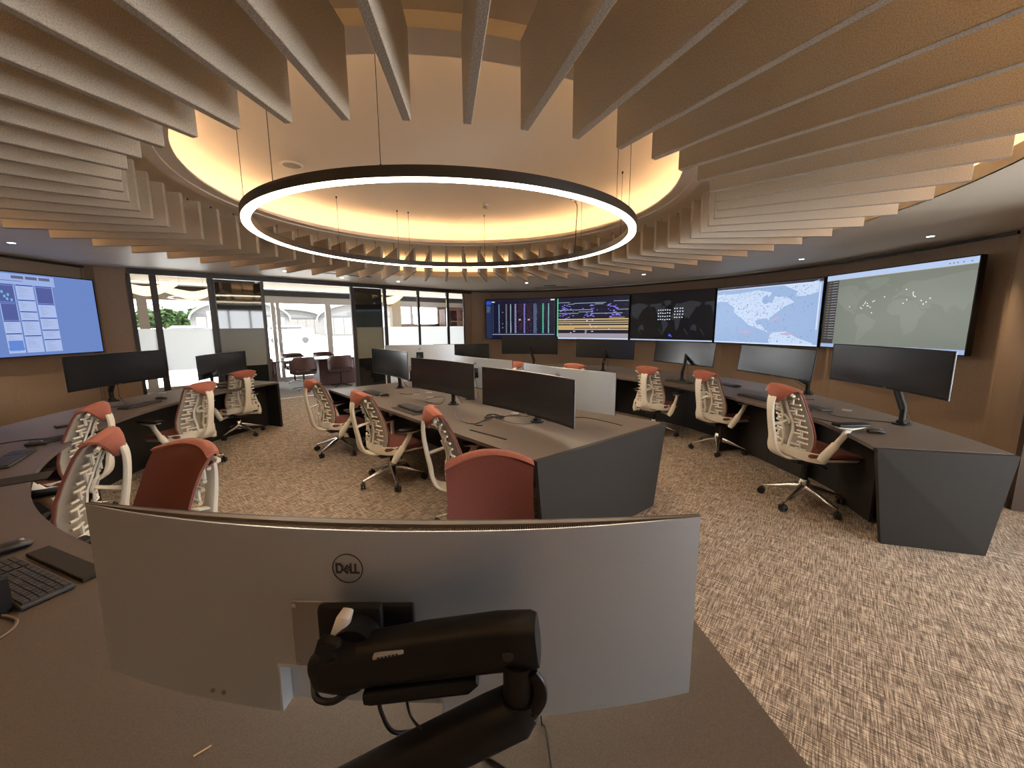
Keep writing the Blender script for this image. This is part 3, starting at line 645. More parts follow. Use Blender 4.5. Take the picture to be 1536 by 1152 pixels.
def screenL():
    rn = random.Random(6); it = [(R(0, 0, 1, 1), (.42, .52, .76))]; hd = (.17, .26, .60); page = (.66, .73, .90)
    it.append((R(.37, .86, .73, .985), (.60, .68, .88)))
    for c, (u0, u1) in enumerate(((.394, .485), (.494, .594), (.603, .71))):
        it.append((R(u0, .04, u1, .86), page)); v = .86
        while v > .10:
            it.append((R(u0 + .002, v - .012, u1 - .002, v), hd)); hh = .09 + rn.random() * .09
            if (c == 0 and .6 < v < .88) or (c == 2 and v > .83):
                hh = .2; it.append((R(u0 + .004, v - .012 - hh, u1 - .004, v - .016), (.33, .37, .60)))
                if c == 0:
                    for a_, b__ in (((.42, .70)), ((.432, .67)), ((.44, .72)), ((.455, .66)), ((.41, .75))): it.append((R(a_, b__, a_ + .012, b__ + .03), (.45, .70, .85)))
            else:
                q = v - .026
                while q > v - hh + .01 and q > .05: it.append((R(u0 + .012, q, u1 - .02 - rn.random() * .06, q + .003), (.52, .58, .74))); q -= .013
            v -= hh + .016
    for k in range(3): it.append((R(.48 + k * .078, .93, .548 + k * .078, .965), (.38, .40, .52)))
    it.append((R(.40, .07, .48, .19), (.38, .52, .82))); it.append((R(.42, .90, .54, .905), hd))
    return it
def wall_screen(name, L, Rr, z0, h_, items, label, depth=.07):
    a = Vector(L); b_ = Vector(Rr); c = (a + b_) / 2; ang = math.atan2(b_.y - a.y, b_.x - a.x); wd = (b_ - a).length - .012
    t = thing(name, label, 'screen', (c.x, c.y, z0 + h_ / 2), ang, 'large screens on the walls')
    bm = B(); rbox(bm, (0, depth / 2 + .004, 0), (wd, depth, h_), .006); link('housing', bm, blackp, t)
    bm = B()
    for sx in (-1, 1): box(bm, (sx * (wd / 2 - .006), 0, 0), (.012, .012, h_))
    for sz in (-1, 1): box(bm, (0, 0, sz * (h_ / 2 - .006)), (wd, .012, .012))
    link('bezel', bm, blackp, t)
    pic = canvas('picture', wd - .026, h_ - .026, items, t)
    bm = B(); box(bm, (0, depth + .055, 0), (wd * .5, .10, h_ * .6)); link('wall_bracket', bm, blackm, t)
    return t
wall_screen('wall_screen', (-.735, 11.3), (1.21, 10.8), 1.21, 1.11, screen1(), 'leftmost screen on the curved right wall, dark with columns of small figures')
wall_screen('wall_screen', (1.21, 10.75), (2.87, 9.70), 1.21, 1.11, screen2(), 'screen with dark and amber timeline bars, second on the curved wall')
wall_screen('wall_screen', (2.89, 9.70), (4.19, 8.22), 1.21, 1.11, screen3(), 'screen with a nearly black world map and clustered white marks')
wall_screen('wall_screen', (4.205, 8.23), (4.945, 6.36), 1.21, 1.11, screen4(), 'screen with a pale blue map of the Americas and the Atlantic')
wall_screen('wall_screen', (4.965, 6.36), (5.13, 4.43), 1.215, 1.115, screen5(), 'rightmost and largest looking wall screen, grey world map with white dots')
wall_screen('wall_screen', (-6.48, 4.30), (-6.47, 6.26), 1.22, 1.11, screenL(), 'blue screen with newspaper-like columns on the left wall')

# ------------------------------------------------------------------ desks
ZD = .73
DC = (-.315, 4.842)
def tabletop(inner_, outer_, parent, name='tabletop'):
    bm = B(); strip_prism(bm, inner_, outer_, ZD - .028, ZD); return link(name, bm, desk, parent)
# long curved desk: from the glass wall along the left, round to the foreground
t = thing('curved_desk', 'long dark curved desk sweeping from the left wall round to the foreground', 'desk')
inn = arc(DC, 3.64, 158.6, 278.0, 90) + [(.36, 1.26), (.505, 1.30)]
out = arc(DC, 4.49, 158.6, 271, 90) + [(.02, .36), (.615, .40)]
out = out[:len(inn)]
tabletop(inn, out, t)
L_in = arc(DC, 3.95, 157.6, 275, 60); L_out = arc(DC, 3.98, 157.6, 275, 60)
bm = B(); strip_prism(bm, L_in, L_out, .0, ZD - .03); link('modesty_panel', bm, deskdark, t)
for a in (158.4, 178, 201, 226, 251, 272):
    p0 = Vector(DC) + Vector((math.cos(math.radians(a)), math.sin(math.radians(a)))) * (3.67 if a == 158.4 else 3.80); p1 = Vector(DC) + Vector((math.cos(math.radians(a)), math.sin(math.radians(a)))) * 4.44
    bm = B(); c = (p0 + p1) / 2; box(bm, (c.x, c.y, (ZD - .03) / 2), ((p1 - p0).length, .035, ZD - .03), rz=math.radians(a)); link('side_panel', bm, deskdark, t)
bm = B(); quadpanel(bm, (.485, 1.25, ZD - .03), (.56, .45, ZD - .03), (.52, .45, 0), (.46, 1.22, 0), .03); link('end_panel', bm, deskside, t)
# right curved desk
F_ = [(2.565, 2.69), (2.66, 3.0), (2.76, 3.45), (2.74, 3.85), (2.66, 4.3), (2.58, 4.8), (2.44, 5.2), (2.20, 5.75), (1.85, 6.3), (1.4, 6.85), (.9, 7.3), (.3, 7.65), (-.4, 7.85), (-1.3, 7.9)]
B_ = [(3.335, 2.51), (3.44, 2.85), (3.56, 3.4), (3.66, 3.95), (3.72, 4.5), (3.74, 5.1), (3.70, 5.6), (3.50, 6.3), (3.10, 7.1), (2.5, 7.9), (1.8, 8.5), (.9, 8.95), (-.2, 9.15), (-1.6, 9.15)]
t = thing('curved_desk', 'dark curved desk under the row of wall screens on the right', 'desk')
tabletop([tuple(p)[:2] for p in spline([(x, y, 0) for x, y in F_], 4)], [tuple(p)[:2] for p in spline([(x, y, 0) for x, y in B_], 4)], t)
mid = [(f[0] * .6 + b[0] * .4, f[1] * .6 + b[1] * .4) for f, b in zip(F_, B_)]
mid2 = [(f[0] * .56 + b[0] * .44, f[1] * .56 + b[1] * .44) for f, b in zip(F_, B_)]
bm = B(); strip_prism(bm, mid, mid2, 0, ZD - .03); link('modesty_panel', bm, deskdark, t)
bm = B(); quadpanel(bm, (2.565, 2.685, ZD - .005), (3.34, 2.505, ZD - .005), (3.27, 2.535, 0), (2.70, 2.70, 0), -.035); link('end_panel', bm, deskside, t)
for i in (5, 9, 12):
    f, b_ = Vector(F_[i]), Vector(B_[i]); f = f.lerp(b_, .03); b_ = f.lerp(b_, .9); c = (f + b_) / 2; d = b_ - f
    bm = B(); box(bm, (c.x, c.y, (ZD - .03) / 2), (d.length, .035, ZD - .03), rz=math.atan2(d.y, d.x)); link('side_panel', bm, deskside, t)
# low cabinet fronts under the right desk, near end and middle
for i0, i1 in ((1, 2), (3, 4), (4, 5)):
    a_ = Vector(F_[i0]).lerp(Vector(B_[i0]), .28); b_ = Vector(F_[i1]).lerp(Vector(B_[i1]), .28); c = (a_ + b_) / 2; d = b_ - a_
    bm = B(); box(bm, (c.x, c.y, .34), (d.length - .01, .02, .66), rz=math.atan2(d.y, d.x)); link('cabinet_front', bm, deskside, t)
# centre island
ia, ib = Vector((.136, 2.455)), Vector((1.341, 3.412)); ic, idd = Vector((-2.555, 5.407)), Vector((-1.35, 6.36))
t = thing('island_desk', 'large dark rectangular desk island in the middle of the room', 'desk')
bm = B(); prism(bm, [ia, ib, idd, ic], ZD - .028, ZD); link('tabletop', bm, desk, t)
bm = B(); quadpanel(bm, (ia.x, ia.y, ZD - .002), (ib.x, ib.y, ZD - .002), (1.23, 3.325, 0), (.20, 2.505, 0), -.035); link('end_panel', bm, deskside, t)
bm = B(); quadpanel(bm, (idd.x, idd.y, ZD - .03), (ic.x, ic.y, ZD - .03), (ic.x + .25, ic.y + .02, 0), (idd.x - .05, idd.y - .05, 0), -.035); link('end_panel', bm, deskdark, t)
m0 = ia.lerp(ib, .45); m1 = ic.lerp(idd, .45); c = (m0 + m1) / 2; d = m1 - m0; iang = math.atan2(d.y, d.x)
bm = B(); box(bm, (c.x, c.y, .42), (d.length - .5, .03, .55), rz=iang); link('modesty_panel', bm, deskdark, t)
bm = B()
for k in (.30, .62):
    for s_ in (.12, .88):
        q = ia.lerp(ib, s_).lerp(ic.lerp(idd, s_), k); bm = B(); sweep(bm, [(q.x + .03, q.y, 0), (q.x, q.y, ZD - .03)], .025, .025, 8); link('leg', bm, cream, t)

# ------------------------------------------------------------------ monitors
MW, MH = 1.205, .368
def letters(bm, s, y):
    """D, slanted E, L, L strokes, centred; drawn to be read from +Y side (mirrored in local X)"""
    def st(x0, z0, x1, z1, w=.0036):
        x0, x1 = -x0, -x1; dx, dz = x1 - x0, z1 - z0; l = math.hypot(dx, dz)
        box(bm, ((x0 + x1) / 2 * s, y, (z0 + z1) / 2 * s), ((l + w) * s, .0006, w * s), ry=-math.atan2(dz, dx))
    H2 = .0075
    st(-.019, -H2, -.019, H2); st(-.019, H2, -.013, H2); st(-.019, -H2, -.013, -H2); st(-.013, H2, -.0095, .003); st(-.0095, .003, -.0095, -.003); st(-.0095, -.003, -.013, -H2)
    st(-.0065, -.003, -.001, -.0085, .003); 
    for k in range(3): ox, oz = -.0065 + k * .0028, -.003 + k * .0035; st(ox, oz, ox + .0065, oz - .0055 + .002, .0024)
    st(-.0065, -.003, -.0005, .005, .003)
    st(.0055, -H2, .0055, H2); st(.0055, -H2, .011, -H2); st(.0135, -H2, .0135, H2); st(.0135, -H2, .019, -H2)
def make_monitor(label, hero=False):
    """local: screen faces -Y, x along the width, origin at screen centre"""
    t = thing('curved_monitor', label, 'monitor', group='wide curved monitors')
    nx = 48; xs = [(-.5 + i / nx) * MW for i in range(nx + 1)]
    yf = lambda x: -x * x / 7.6 + .0
    yb = lambda x: yf(x) + .010 + .034 * (1 - (abs(x) / (MW / 2)) ** 2.2)
    # front bezel frame + display
    bm = B(); z0, z1 = -MH / 2, MH / 2
    inn_ = [(x, yf(x)) for x in xs]; ou = [(x, yf(x) + .008) for x in xs]
    strip_prism(bm, inn_, ou, z0, z1); link('bezel', bm, blackp, t, smooth=True)
    bm = B(); xi = [x * .985 for x in xs]; strip_prism(bm, [(x, yf(x) - .0012) for x in xi], [(x, yf(x) - .0002) for x in xi], z0 + .016, z1 - .008); link('display', bm, screenoff, t, smooth=True)
    # back cover with an open notch at the bottom centre
    nz = [z0 + .002, z0 + .095, z0 + .14, z1 - .055, z1 - .002]
    wn = .135; nx0, nx1 = -.105, .155
    def sheet(xr, za, zb, mt_, nm, top=True):
        bm = B(); a = [(x, yf(x) + .008) for x in xr]; b_ = [(x, yb(x)) for x in xr]; strip_prism(bm, a, b_, za, zb); return link(nm, bm, mt_, t, smooth=True)
    if hero:
        fr = lambda a, b_, n: [a + (b_ - a) * i / n for i in range(n + 1)]
        x0, x1 = -MW / 2 + .001, MW / 2 - .001
        na, nb = -.129, .177      # notch (local x; mirrored in the view)
        bm = B()
        def part(xr, za, zb): strip_prism(bm, [(x, yf(x) + .008) for x in xr], [(x, yb(x)) for x in xr], za, zb)
        zn = z0 + .098; zt = z1 - .0005
        part(fr(x0, na, 18), z0, zn); part(fr(nb, x1, 18), z0, zn)
        part(fr(x0, x1, 64), zn, zt - .012)
        cov = link('back_cover', bm, silver, t, smooth=True)
        # thin rear lip above the vent
        bm = B(); xr = fr(x0, x1, 64); strip_prism(bm, [(x, yb(x) - .0035) for x in xr], [(x, yb(x)) for x in xr], zt - .013, zt); link('rear_lip', bm, silver, t, smooth=True)
        bm = B(); strip_prism(bm, [(x, yf(x) + .006) for x in xr], [(x, yf(x) + .010 + .010 * (1 - (abs(x) / (MW / 2)) ** 2)) for x in xr], zt - .013, zt + .0015); link('top_edge', bm, mat('bezel_top', (.16, .12, .09), .5), t, smooth=True)
        bm = B(); n = 230
        for k in range(n):
            x = (-.47 + .94 * k / (n - 1)); ya = yf(x) + .010 + .010 * (1 - (abs(x) / (MW / 2)) ** 2); yz = yb(x) - .003
            if yz - ya > .001: box(bm, (x, (ya + yz) / 2, zt - .008), (.0016, yz - ya, .009))
        v = link('vent_grille', bm, mat('vent_fin', (.25, .19, .14), .5), cov); v['kind'] = 'stuff'
        bm = B(); xr = fr(-.49, .49, 40); strip_prism(bm, [(x, yf(x) + .012) for x in xr], [(x, yb(x) - .003) for x in xr], zt - .0132, zt - .0118); link('vent_floor', bm, blackm, cov)
        # recess behind the notch
        bm = B(); xr = fr(na + .003, nb - .003, 8); strip_prism(bm, [(x, yf(x) + .008) for x in xr], [(x, yf(x) + .0125) for x in xr], z0 + .003, zn); link('port_recess', bm, mat('recess_light', (.50, .52, .54), .5), cov)
        for xx in (na, nb): bm = B(); box(bm, (xx, (yf(xx) + .008 + yb(xx)) / 2, (z0 + zn) / 2), (.004, yb(xx) - yf(xx) - .008, zn - z0)); link('recess_side', bm, mat('recess_light', (.5, .52, .54), .5), cov)
        bm = B(); box(bm, ((na + nb) / 2, yb(0) - .018, zn + .001), (nb - na, .030, .004)); link('recess_top', bm, mat('recess_light', (.5, .52, .54), .5), cov)
        # mounting plate region
        bm = B(); rbox(bm, (.029, yb(.03) - .0004, -.015), (.22, .004, .128), .002); pl = link('mount_plate', bm, mat('plate_silver', (.36, .36, .37), .35, metal=.7), cov)
        for sx in (-.075, .132):
            for sz in (.042, -.070): bm = B(); cyl(bm, (sx, yb(.03) + .002, sz), .0042, .004, 16, axis='Y'); link('screw', bm, chrome, pl)
        bm = B(); cyl(bm, (.298, yb(.298) + .001, z0 + .024), .0045, .004, 16, axis='Y'); cyl(bm, (.322, yb(.322) + .001, z0 + .024), .0045, .004, 16, axis='Y'); link('screw', bm, chrome, cov)
        lz, s_, lx = .114, 1.0, .032; yy = yb(.03) + .0004
    else:
        xr = [x * .998 for x in xs[::2]]; cov = sheet(xr, z0 + .001, z1 - .001, silver, 'back_cover')
        bm = B(); rbox(bm, (0, yb(0) + .006, 0), (.12, .014, .12), .004); link('mount_plate', bm, blackp, cov)
        lz, s_, lx = .115, 1.0, 0; yy = yb(0) + .0004
    bm = B(); rr = B(); 
    lathe(rr, [(.0255, 0), (.0275, 0), (.0275, .0008), (.0255, .0008)], (0, 0), 40); rr.transform(Matrix.Translation((lx, yy, lz)) @ Matrix.Rotation(-PI / 2, 4, 'X')); merge(bm, rr)
    l2 = B(); letters(l2, 1.02, 0); l2.transform(Matrix.Translation((lx, yy + .0004, lz))); merge(bm, l2)
    lo = link('logo', bm, mat('logo_dark', (.06, .05, .05), .4), cov); lo['label'] = 'dark round ring logo with four letters'
    bm = B(); box(bm, (0, -.002, -MH / 2 + .009), (.03, .001, .003)); link('front_mark', bm, silver2, t)
    return t
m0_ = make_monitor('wide curved monitor hanging over the right desk end, nearest to the camera on the right'); first = [True]
def place_monitor(c, ang, z, label, tilt=0):
    o = m0_ if first[0] else dup(m0_); first[0] = False
    o.location = (c[0], c[1], z); o.rotation_euler = (tilt, 0, math.radians(ang)); o['label'] = label; return o
def make_arm(bx, by, mx, my, mz, label, style='post', z0=ZD):
    """desk arm from clamp at (bx,by) to monitor back at (mx,my,mz)"""
    t = thing('monitor_arm', label, 'monitor arm', (bx, by, z0), 0, 'black desk-mounted monitor arms')
    bm = B(); cyl(bm, (0, 0, .006), .065 if style == 'post' else .06, .012, 24); cyl(bm, (0, 0, .022), .035, .025, 20); link('base_clamp', bm, blackp, t, smooth=True)
    d = Vector((mx - bx, my - by, mz - z0))
    if style == 'post':
        bm = B(); cyl(bm, (0, 0, .08), .022, .13, 16); link('post', bm, blackp, t, smooth=True)
        bm = B(); sweep(bm, [(0, 0, .13), (d.x * .55, d.y * .55, d.z * .60)], .024, .028, 12, power=3); link('lower_arm', bm, blackp, t, smooth=True)
        bm = B(); sweep(bm, [(d.x * .55, d.y * .55, d.z * .60), (d.x * .97, d.y * .97, d.z)], .022, .028, 12, power=3); link('upper_arm', bm, blackp, t, smooth=True)
    else:
        bm = B(); sweep(bm, spline([(0, 0, .02), (0, 0, .12), (d.x * .5, d.y * .5, d.z * .6), (d.x * .95, d.y * .95, d.z)], 5), .022, .03, 12, power=3); link('stem', bm, blackp, t, smooth=True)
    bm = B(); cable(bm, [(d.x * .9, d.y * .9, d.z - .02), (d.x * .6 + .05, d.y * .6, d.z * .45), (d.x * .2 + .08, d.y * .2, .06), (.10, .03, .004)], .003); link('cable', bm, blackm, t)
    return t
def mon_arm(name, c, ang, z, lb, base=None, armlb=None, style='post'):
    o = place_monitor(c, ang, z, lb)
    a = math.radians(ang); n = Vector((-math.sin(a), math.cos(a))) * .055; s = Vector((math.cos(a), math.sin(a)))
    if base: make_arm(base[0], base[1], c[0] + n.x, c[1] + n.y, z, armlb, style)
    return o
# angles: rotation of local +X when the screen (-Y) faces its user; x runs left to right for the user
mon_arm('R5', (3.315, 3.45), -94, 1.205, 'wide dark monitor at the near right end of the right desk', (3.36, 3.30), 'black monitor arm at the near right end of the right desk')
mon_arm('R4', (3.33, 4.95), -83, 1.12, 'monitor with pale reflection, second from the near right end of the right desk', (3.66, 4.80), 'black monitor arm behind the headrest of the nearest right-hand chair')
mon_arm('R3', (2.80, 6.38), -66, 1.13, 'monitor with pale reflection under the dark world map screen', (2.62, 6.0), 'black monitor arm standing under the dark world map screen')
mon_arm('R2', (1.81, 7.65), -38, 1.13, 'bluish dark monitor below the amber timeline wall screen', (1.73, 7.42), 'black monitor arm below the amber timeline wall screen')
mon_arm('R1', (.38, 8.38), -14, 1.17, 'black monitor below the leftmost screen of the right wall', (.46, 8.2), 'black monitor arm below the leftmost screen of the right wall')
mon_arm('far', (-1.11, 8.68), 6, 1.01, 'black monitor at the far end, before the tan wall strip beside the glass', (-1.05, 8.4), 'black monitor arm at the far end of the right desk')
mon_arm('L2', (-4.61, 4.58), 91, 1.125, 'dark monitor in front of the tan wall panel left of the glass wall', (-4.78, 4.62), 'black monitor arm rising beside the tan wall panel on the left')
mon_arm('L3', (-4.72, 6.36), 94, .995, 'dark monitor backlit by the wide glass pane at the left', (-4.62, 6.0), 'black monitor arm in front of the bright glass pane at the left')
mon_arm('L1', (-4.42, 2.78), 110, 1.09, 'dark monitor cut by the left edge of the photo', (-4.52, 2.75), 'black monitor arm at the left edge of the photo')
mon_arm('Ca', (-1.67, 5.45), -50, 1.085, 'dark monitor on the island farthest from the camera, facing left', (-1.58, 5.48), 'black stand behind the farthest island monitor', 'stem')
mon_arm('Cb', (-.775, 4.39), -45.5, 1.03, 'dark monitor in the middle of the left side of the island', (-.655, 4.30), 'black stand under the middle island monitor', 'stem')
mon_arm('Cc', (.12, 3.32), -52, 1.02, 'large black monitor on the near end of the island, facing left', (.225, 3.475), 'black stand under the nearest island monitor', 'stem')
mon_arm('Bc', (.47, 3.72), 128, 1.015, 'monitor showing its pale silver back behind the nearest island monitor', (.36, 3.62), 'black stand under the pale-backed near island monitor', 'stem')
mon_arm('Bb', (-.42, 4.86), 131, 1.02, 'silver monitor back behind the middle island monitor', (-.50, 4.62), 'black stand of the silver-backed middle island monitor', 'stem')
mon_arm('Ba', (-1.62, 6.95), 188, 1.08, 'pale monitor back with ring logo in front of the far glass panes', (-1.60, 6.2), 'black arm on the far end of the island holding the pale-backed monitor')

for o in C.objects:
    if o.get('label', '').find('pale reflection') >= 0: o.rotation_euler.x = math.radians(-6)
    if o.get('label', '').startswith('bluish'): o.rotation_euler.x = math.radians(-3)
# hero monitor in the foreground: its back faces the camera
hm = make_monitor('large silver curved monitor seen from behind in the foreground', True)
hm.location = (-.2555, .6706, 1.067); hm.rotation_euler = (math.radians(1.045), math.radians(-.28), math.radians(177.27))
# hero arm
ha = thing('monitor_arm', 'thick black articulated monitor arm holding the foreground monitor', 'monitor arm', (-.36, .524, ZD))
def W(x, y, z): return (x + .36, y - .524, z - ZD)
bm = B(); rbox(bm, W(-.272, .592, 1.100), (.108, .020, .085), .008); link('mount_bracket', bm, blackp, ha, smooth=True)
bm = B(); rbox(bm, W(-.232, .600, 1.100), (.13, .012, .075), .006); link('vesa_plate', bm, blackp, ha, smooth=True)
bm = B(); cyl(bm, W(-.255, .570, 1.098), .034, .05, 28, axis='Y'); link('tilt_joint', bm, blackp, ha, smooth=True)
bm = B(); sweep(bm, [W(-.270, .580, 1.142), W(-.272, .566, 1.136), W(-.277, .555, 1.118), W(-.281, .549, 1.100)], [.009, .012, .012, .010], [.005, .008, .008, .006], 12, side=(1, 0, 0), power=3); link('tilt_lever', bm, mat('lever_silver', (.75, .76, .78), .35, metal=.3), ha, smooth=True)['label'] = 'polished silver tilt lever'
bm = B(); sweep(bm, [W(-.281, .548, 1.122), W(-.283, .541, 1.116), W(-.286, .534, 1.104), W(-.288, .533, 1.093)], [.014, .020, .019, .011], [.006, .011, .011, .006], 14, side=(1, 0, 0), power=3); lv = link('lever_cap', bm, blackp, ha, smooth=True)
mk = mat('mark_grey', (.35, .34, .33), .6)
bm = B(); dx, dz, yy = .023, .060, .5305
for (x0, z0, x1, z1) in ((-.308, 1.058, -.299, 1.058), (-.308, 1.051, -.299, 1.051), (-.308, 1.051, -.308, 1.058), (-.299, 1.051, -.299, 1.058), (-.319, 1.052, -.314, 1.052), (-.3165, 1.052, -.3165, 1.057), (-.317, 1.044, -.312, 1.042), (-.305, 1.042, -.300, 1.044)):
    a, b_ = Vector((x0 + dx, z0 + dz)), Vector((x1 + dx, z1 + dz)); c = (a + b_) / 2; box(bm, W(c.x, .5278 + max(0, (c.y - 1.108)) * .5, c.y), ((b_ - a).length + .001, .0012, .0012), ry=-math.atan2(z1 - z0, x1 - x0))
link('lever_marks', bm, mk, lv)
bm = B(); sweep(bm, [W(-.322, .562, 1.050), W(-.312, .560, 1.053), W(-.285, .556, 1.062), W(-.22, .550, 1.082), W(-.134, .540, 1.104), W(-.02, .524, 1.133), W(.028, .516, 1.142), W(.036, .515, 1.143)], [.014, .030, .036, .036, .038, .038, .037, .033], [.012, .026, .032, .032, .032, .032, .031, .028], 24, side=(0, 0, 1), power=3.0); ua = link('upper_arm', bm, blackp, ha, smooth=True)
bm = B(); cyl(bm, W(-.262, .552, 1.076), .040, .05, 28, axis='Y'); link('arm_head', bm, blackp, ua, smooth=True)
bm = B(); cyl(bm, W(-.008, .4905, 1.138), .008, .004, 20, axis='Y'); link('joint_cap', bm, mat('cap_black', (.022, .022, .022), .3), ua, smooth=True)
bm = B(); rbox(bm, W(-.186, .518, 1.118), (.048, .010, .005), .0015, ry=-.22); nm_ = link('name_plate', bm, silver2, ua, smooth=True)
bm = B(); [box(bm, W(-.200 + k * .0055, .5125, 1.1145 + k * .0012), (.0035, .001, .003), ry=-.22) for k in range(6)]; link('plate_marks', bm, blackm, ua)
bm = B(); sweep(bm, [W(-.232, .535, 1.030), W(-.222, .535, 1.031), (W(-.07, .52, 1.066)), W(-.055, .52, 1.074)], [.010, .013, .013, .005], .012, 14, side=(0, 0, 1), power=4); link('cable_cover', bm, blackp, ua, smooth=True)
# elbow and lower arm
bm = B(); cyl(bm, W(.008, .505, 1.085), .024, .07, 28); cyl(bm, W(.008, .505, 1.056), .028, .012, 28); link('elbow_pivot', bm, blackp, ha, smooth=True)
bm = B(); sweep(bm, [W(.024, .505, 1.046), W(.008, .505, 1.036), W(-.035, .506, 1.012), W(-.16, .512, .935), W(-.34, .522, .82), W(-.36, .524, .808)], [.022, .033, .034, .034, .034, .024], [.022, .032, .033, .034, .034, .024], 24, power=2.6); link('lower_arm', bm, blackp, ha, smooth=True)
bm = B(); sweep(bm, spline([W(.026, .487, 1.112), W(.036, .484, 1.098), W(.037, .484, 1.075), W(.028, .486, 1.055)], 4), .005, .010, 12, power=3); link('cable_clip', bm, blackp, ha, smooth=True)
bm = B(); cyl(bm, W(-.36, .524, .78), .034, .07, 24); cyl(bm, W(-.36, .524, .738), .07, .014, 28); link('base_clamp', bm, blackp, ha, smooth=True)
for pts, r in (([(-.352, .605, .998), (-.348, .598, .990), (-.335, .58, .975), (-.302, .57, .980), (-.262, .56, 1.015)], .0055),
               ([(-.212, .535, 1.03), (-.21, .535, 1.0), (-.194, .54, .955), (-.162, .58, .913), (-.131, .62, .885), (-.10, .63, .885)], .0033),
               ([(-.168, .53, 1.035), (-.163, .53, 1.0), (-.145, .52, .985), (-.105, .51, .96), (-.07, .51, .945)], .0022),
               ([(.030, .49, 1.10), (.034, .488, 1.07), (.030, .489, 1.045), (.010, .495, 1.02)], .0055),
               ([(.052, .70, .90), (.055, .735, .83), (.06, .74, .735), (.068, .73, .7335), (.075, .62, .7335)], .0018),
               ([(-.12, .72, .7335), (-.067, .678, .7335), (-.03, .66, .7335), (.03, .62, .7335)], .0028)):
    bm = B(); cable(bm, [W(*p) for p in pts], r, 8); link('cable', bm, blackm, ha, smooth=True)

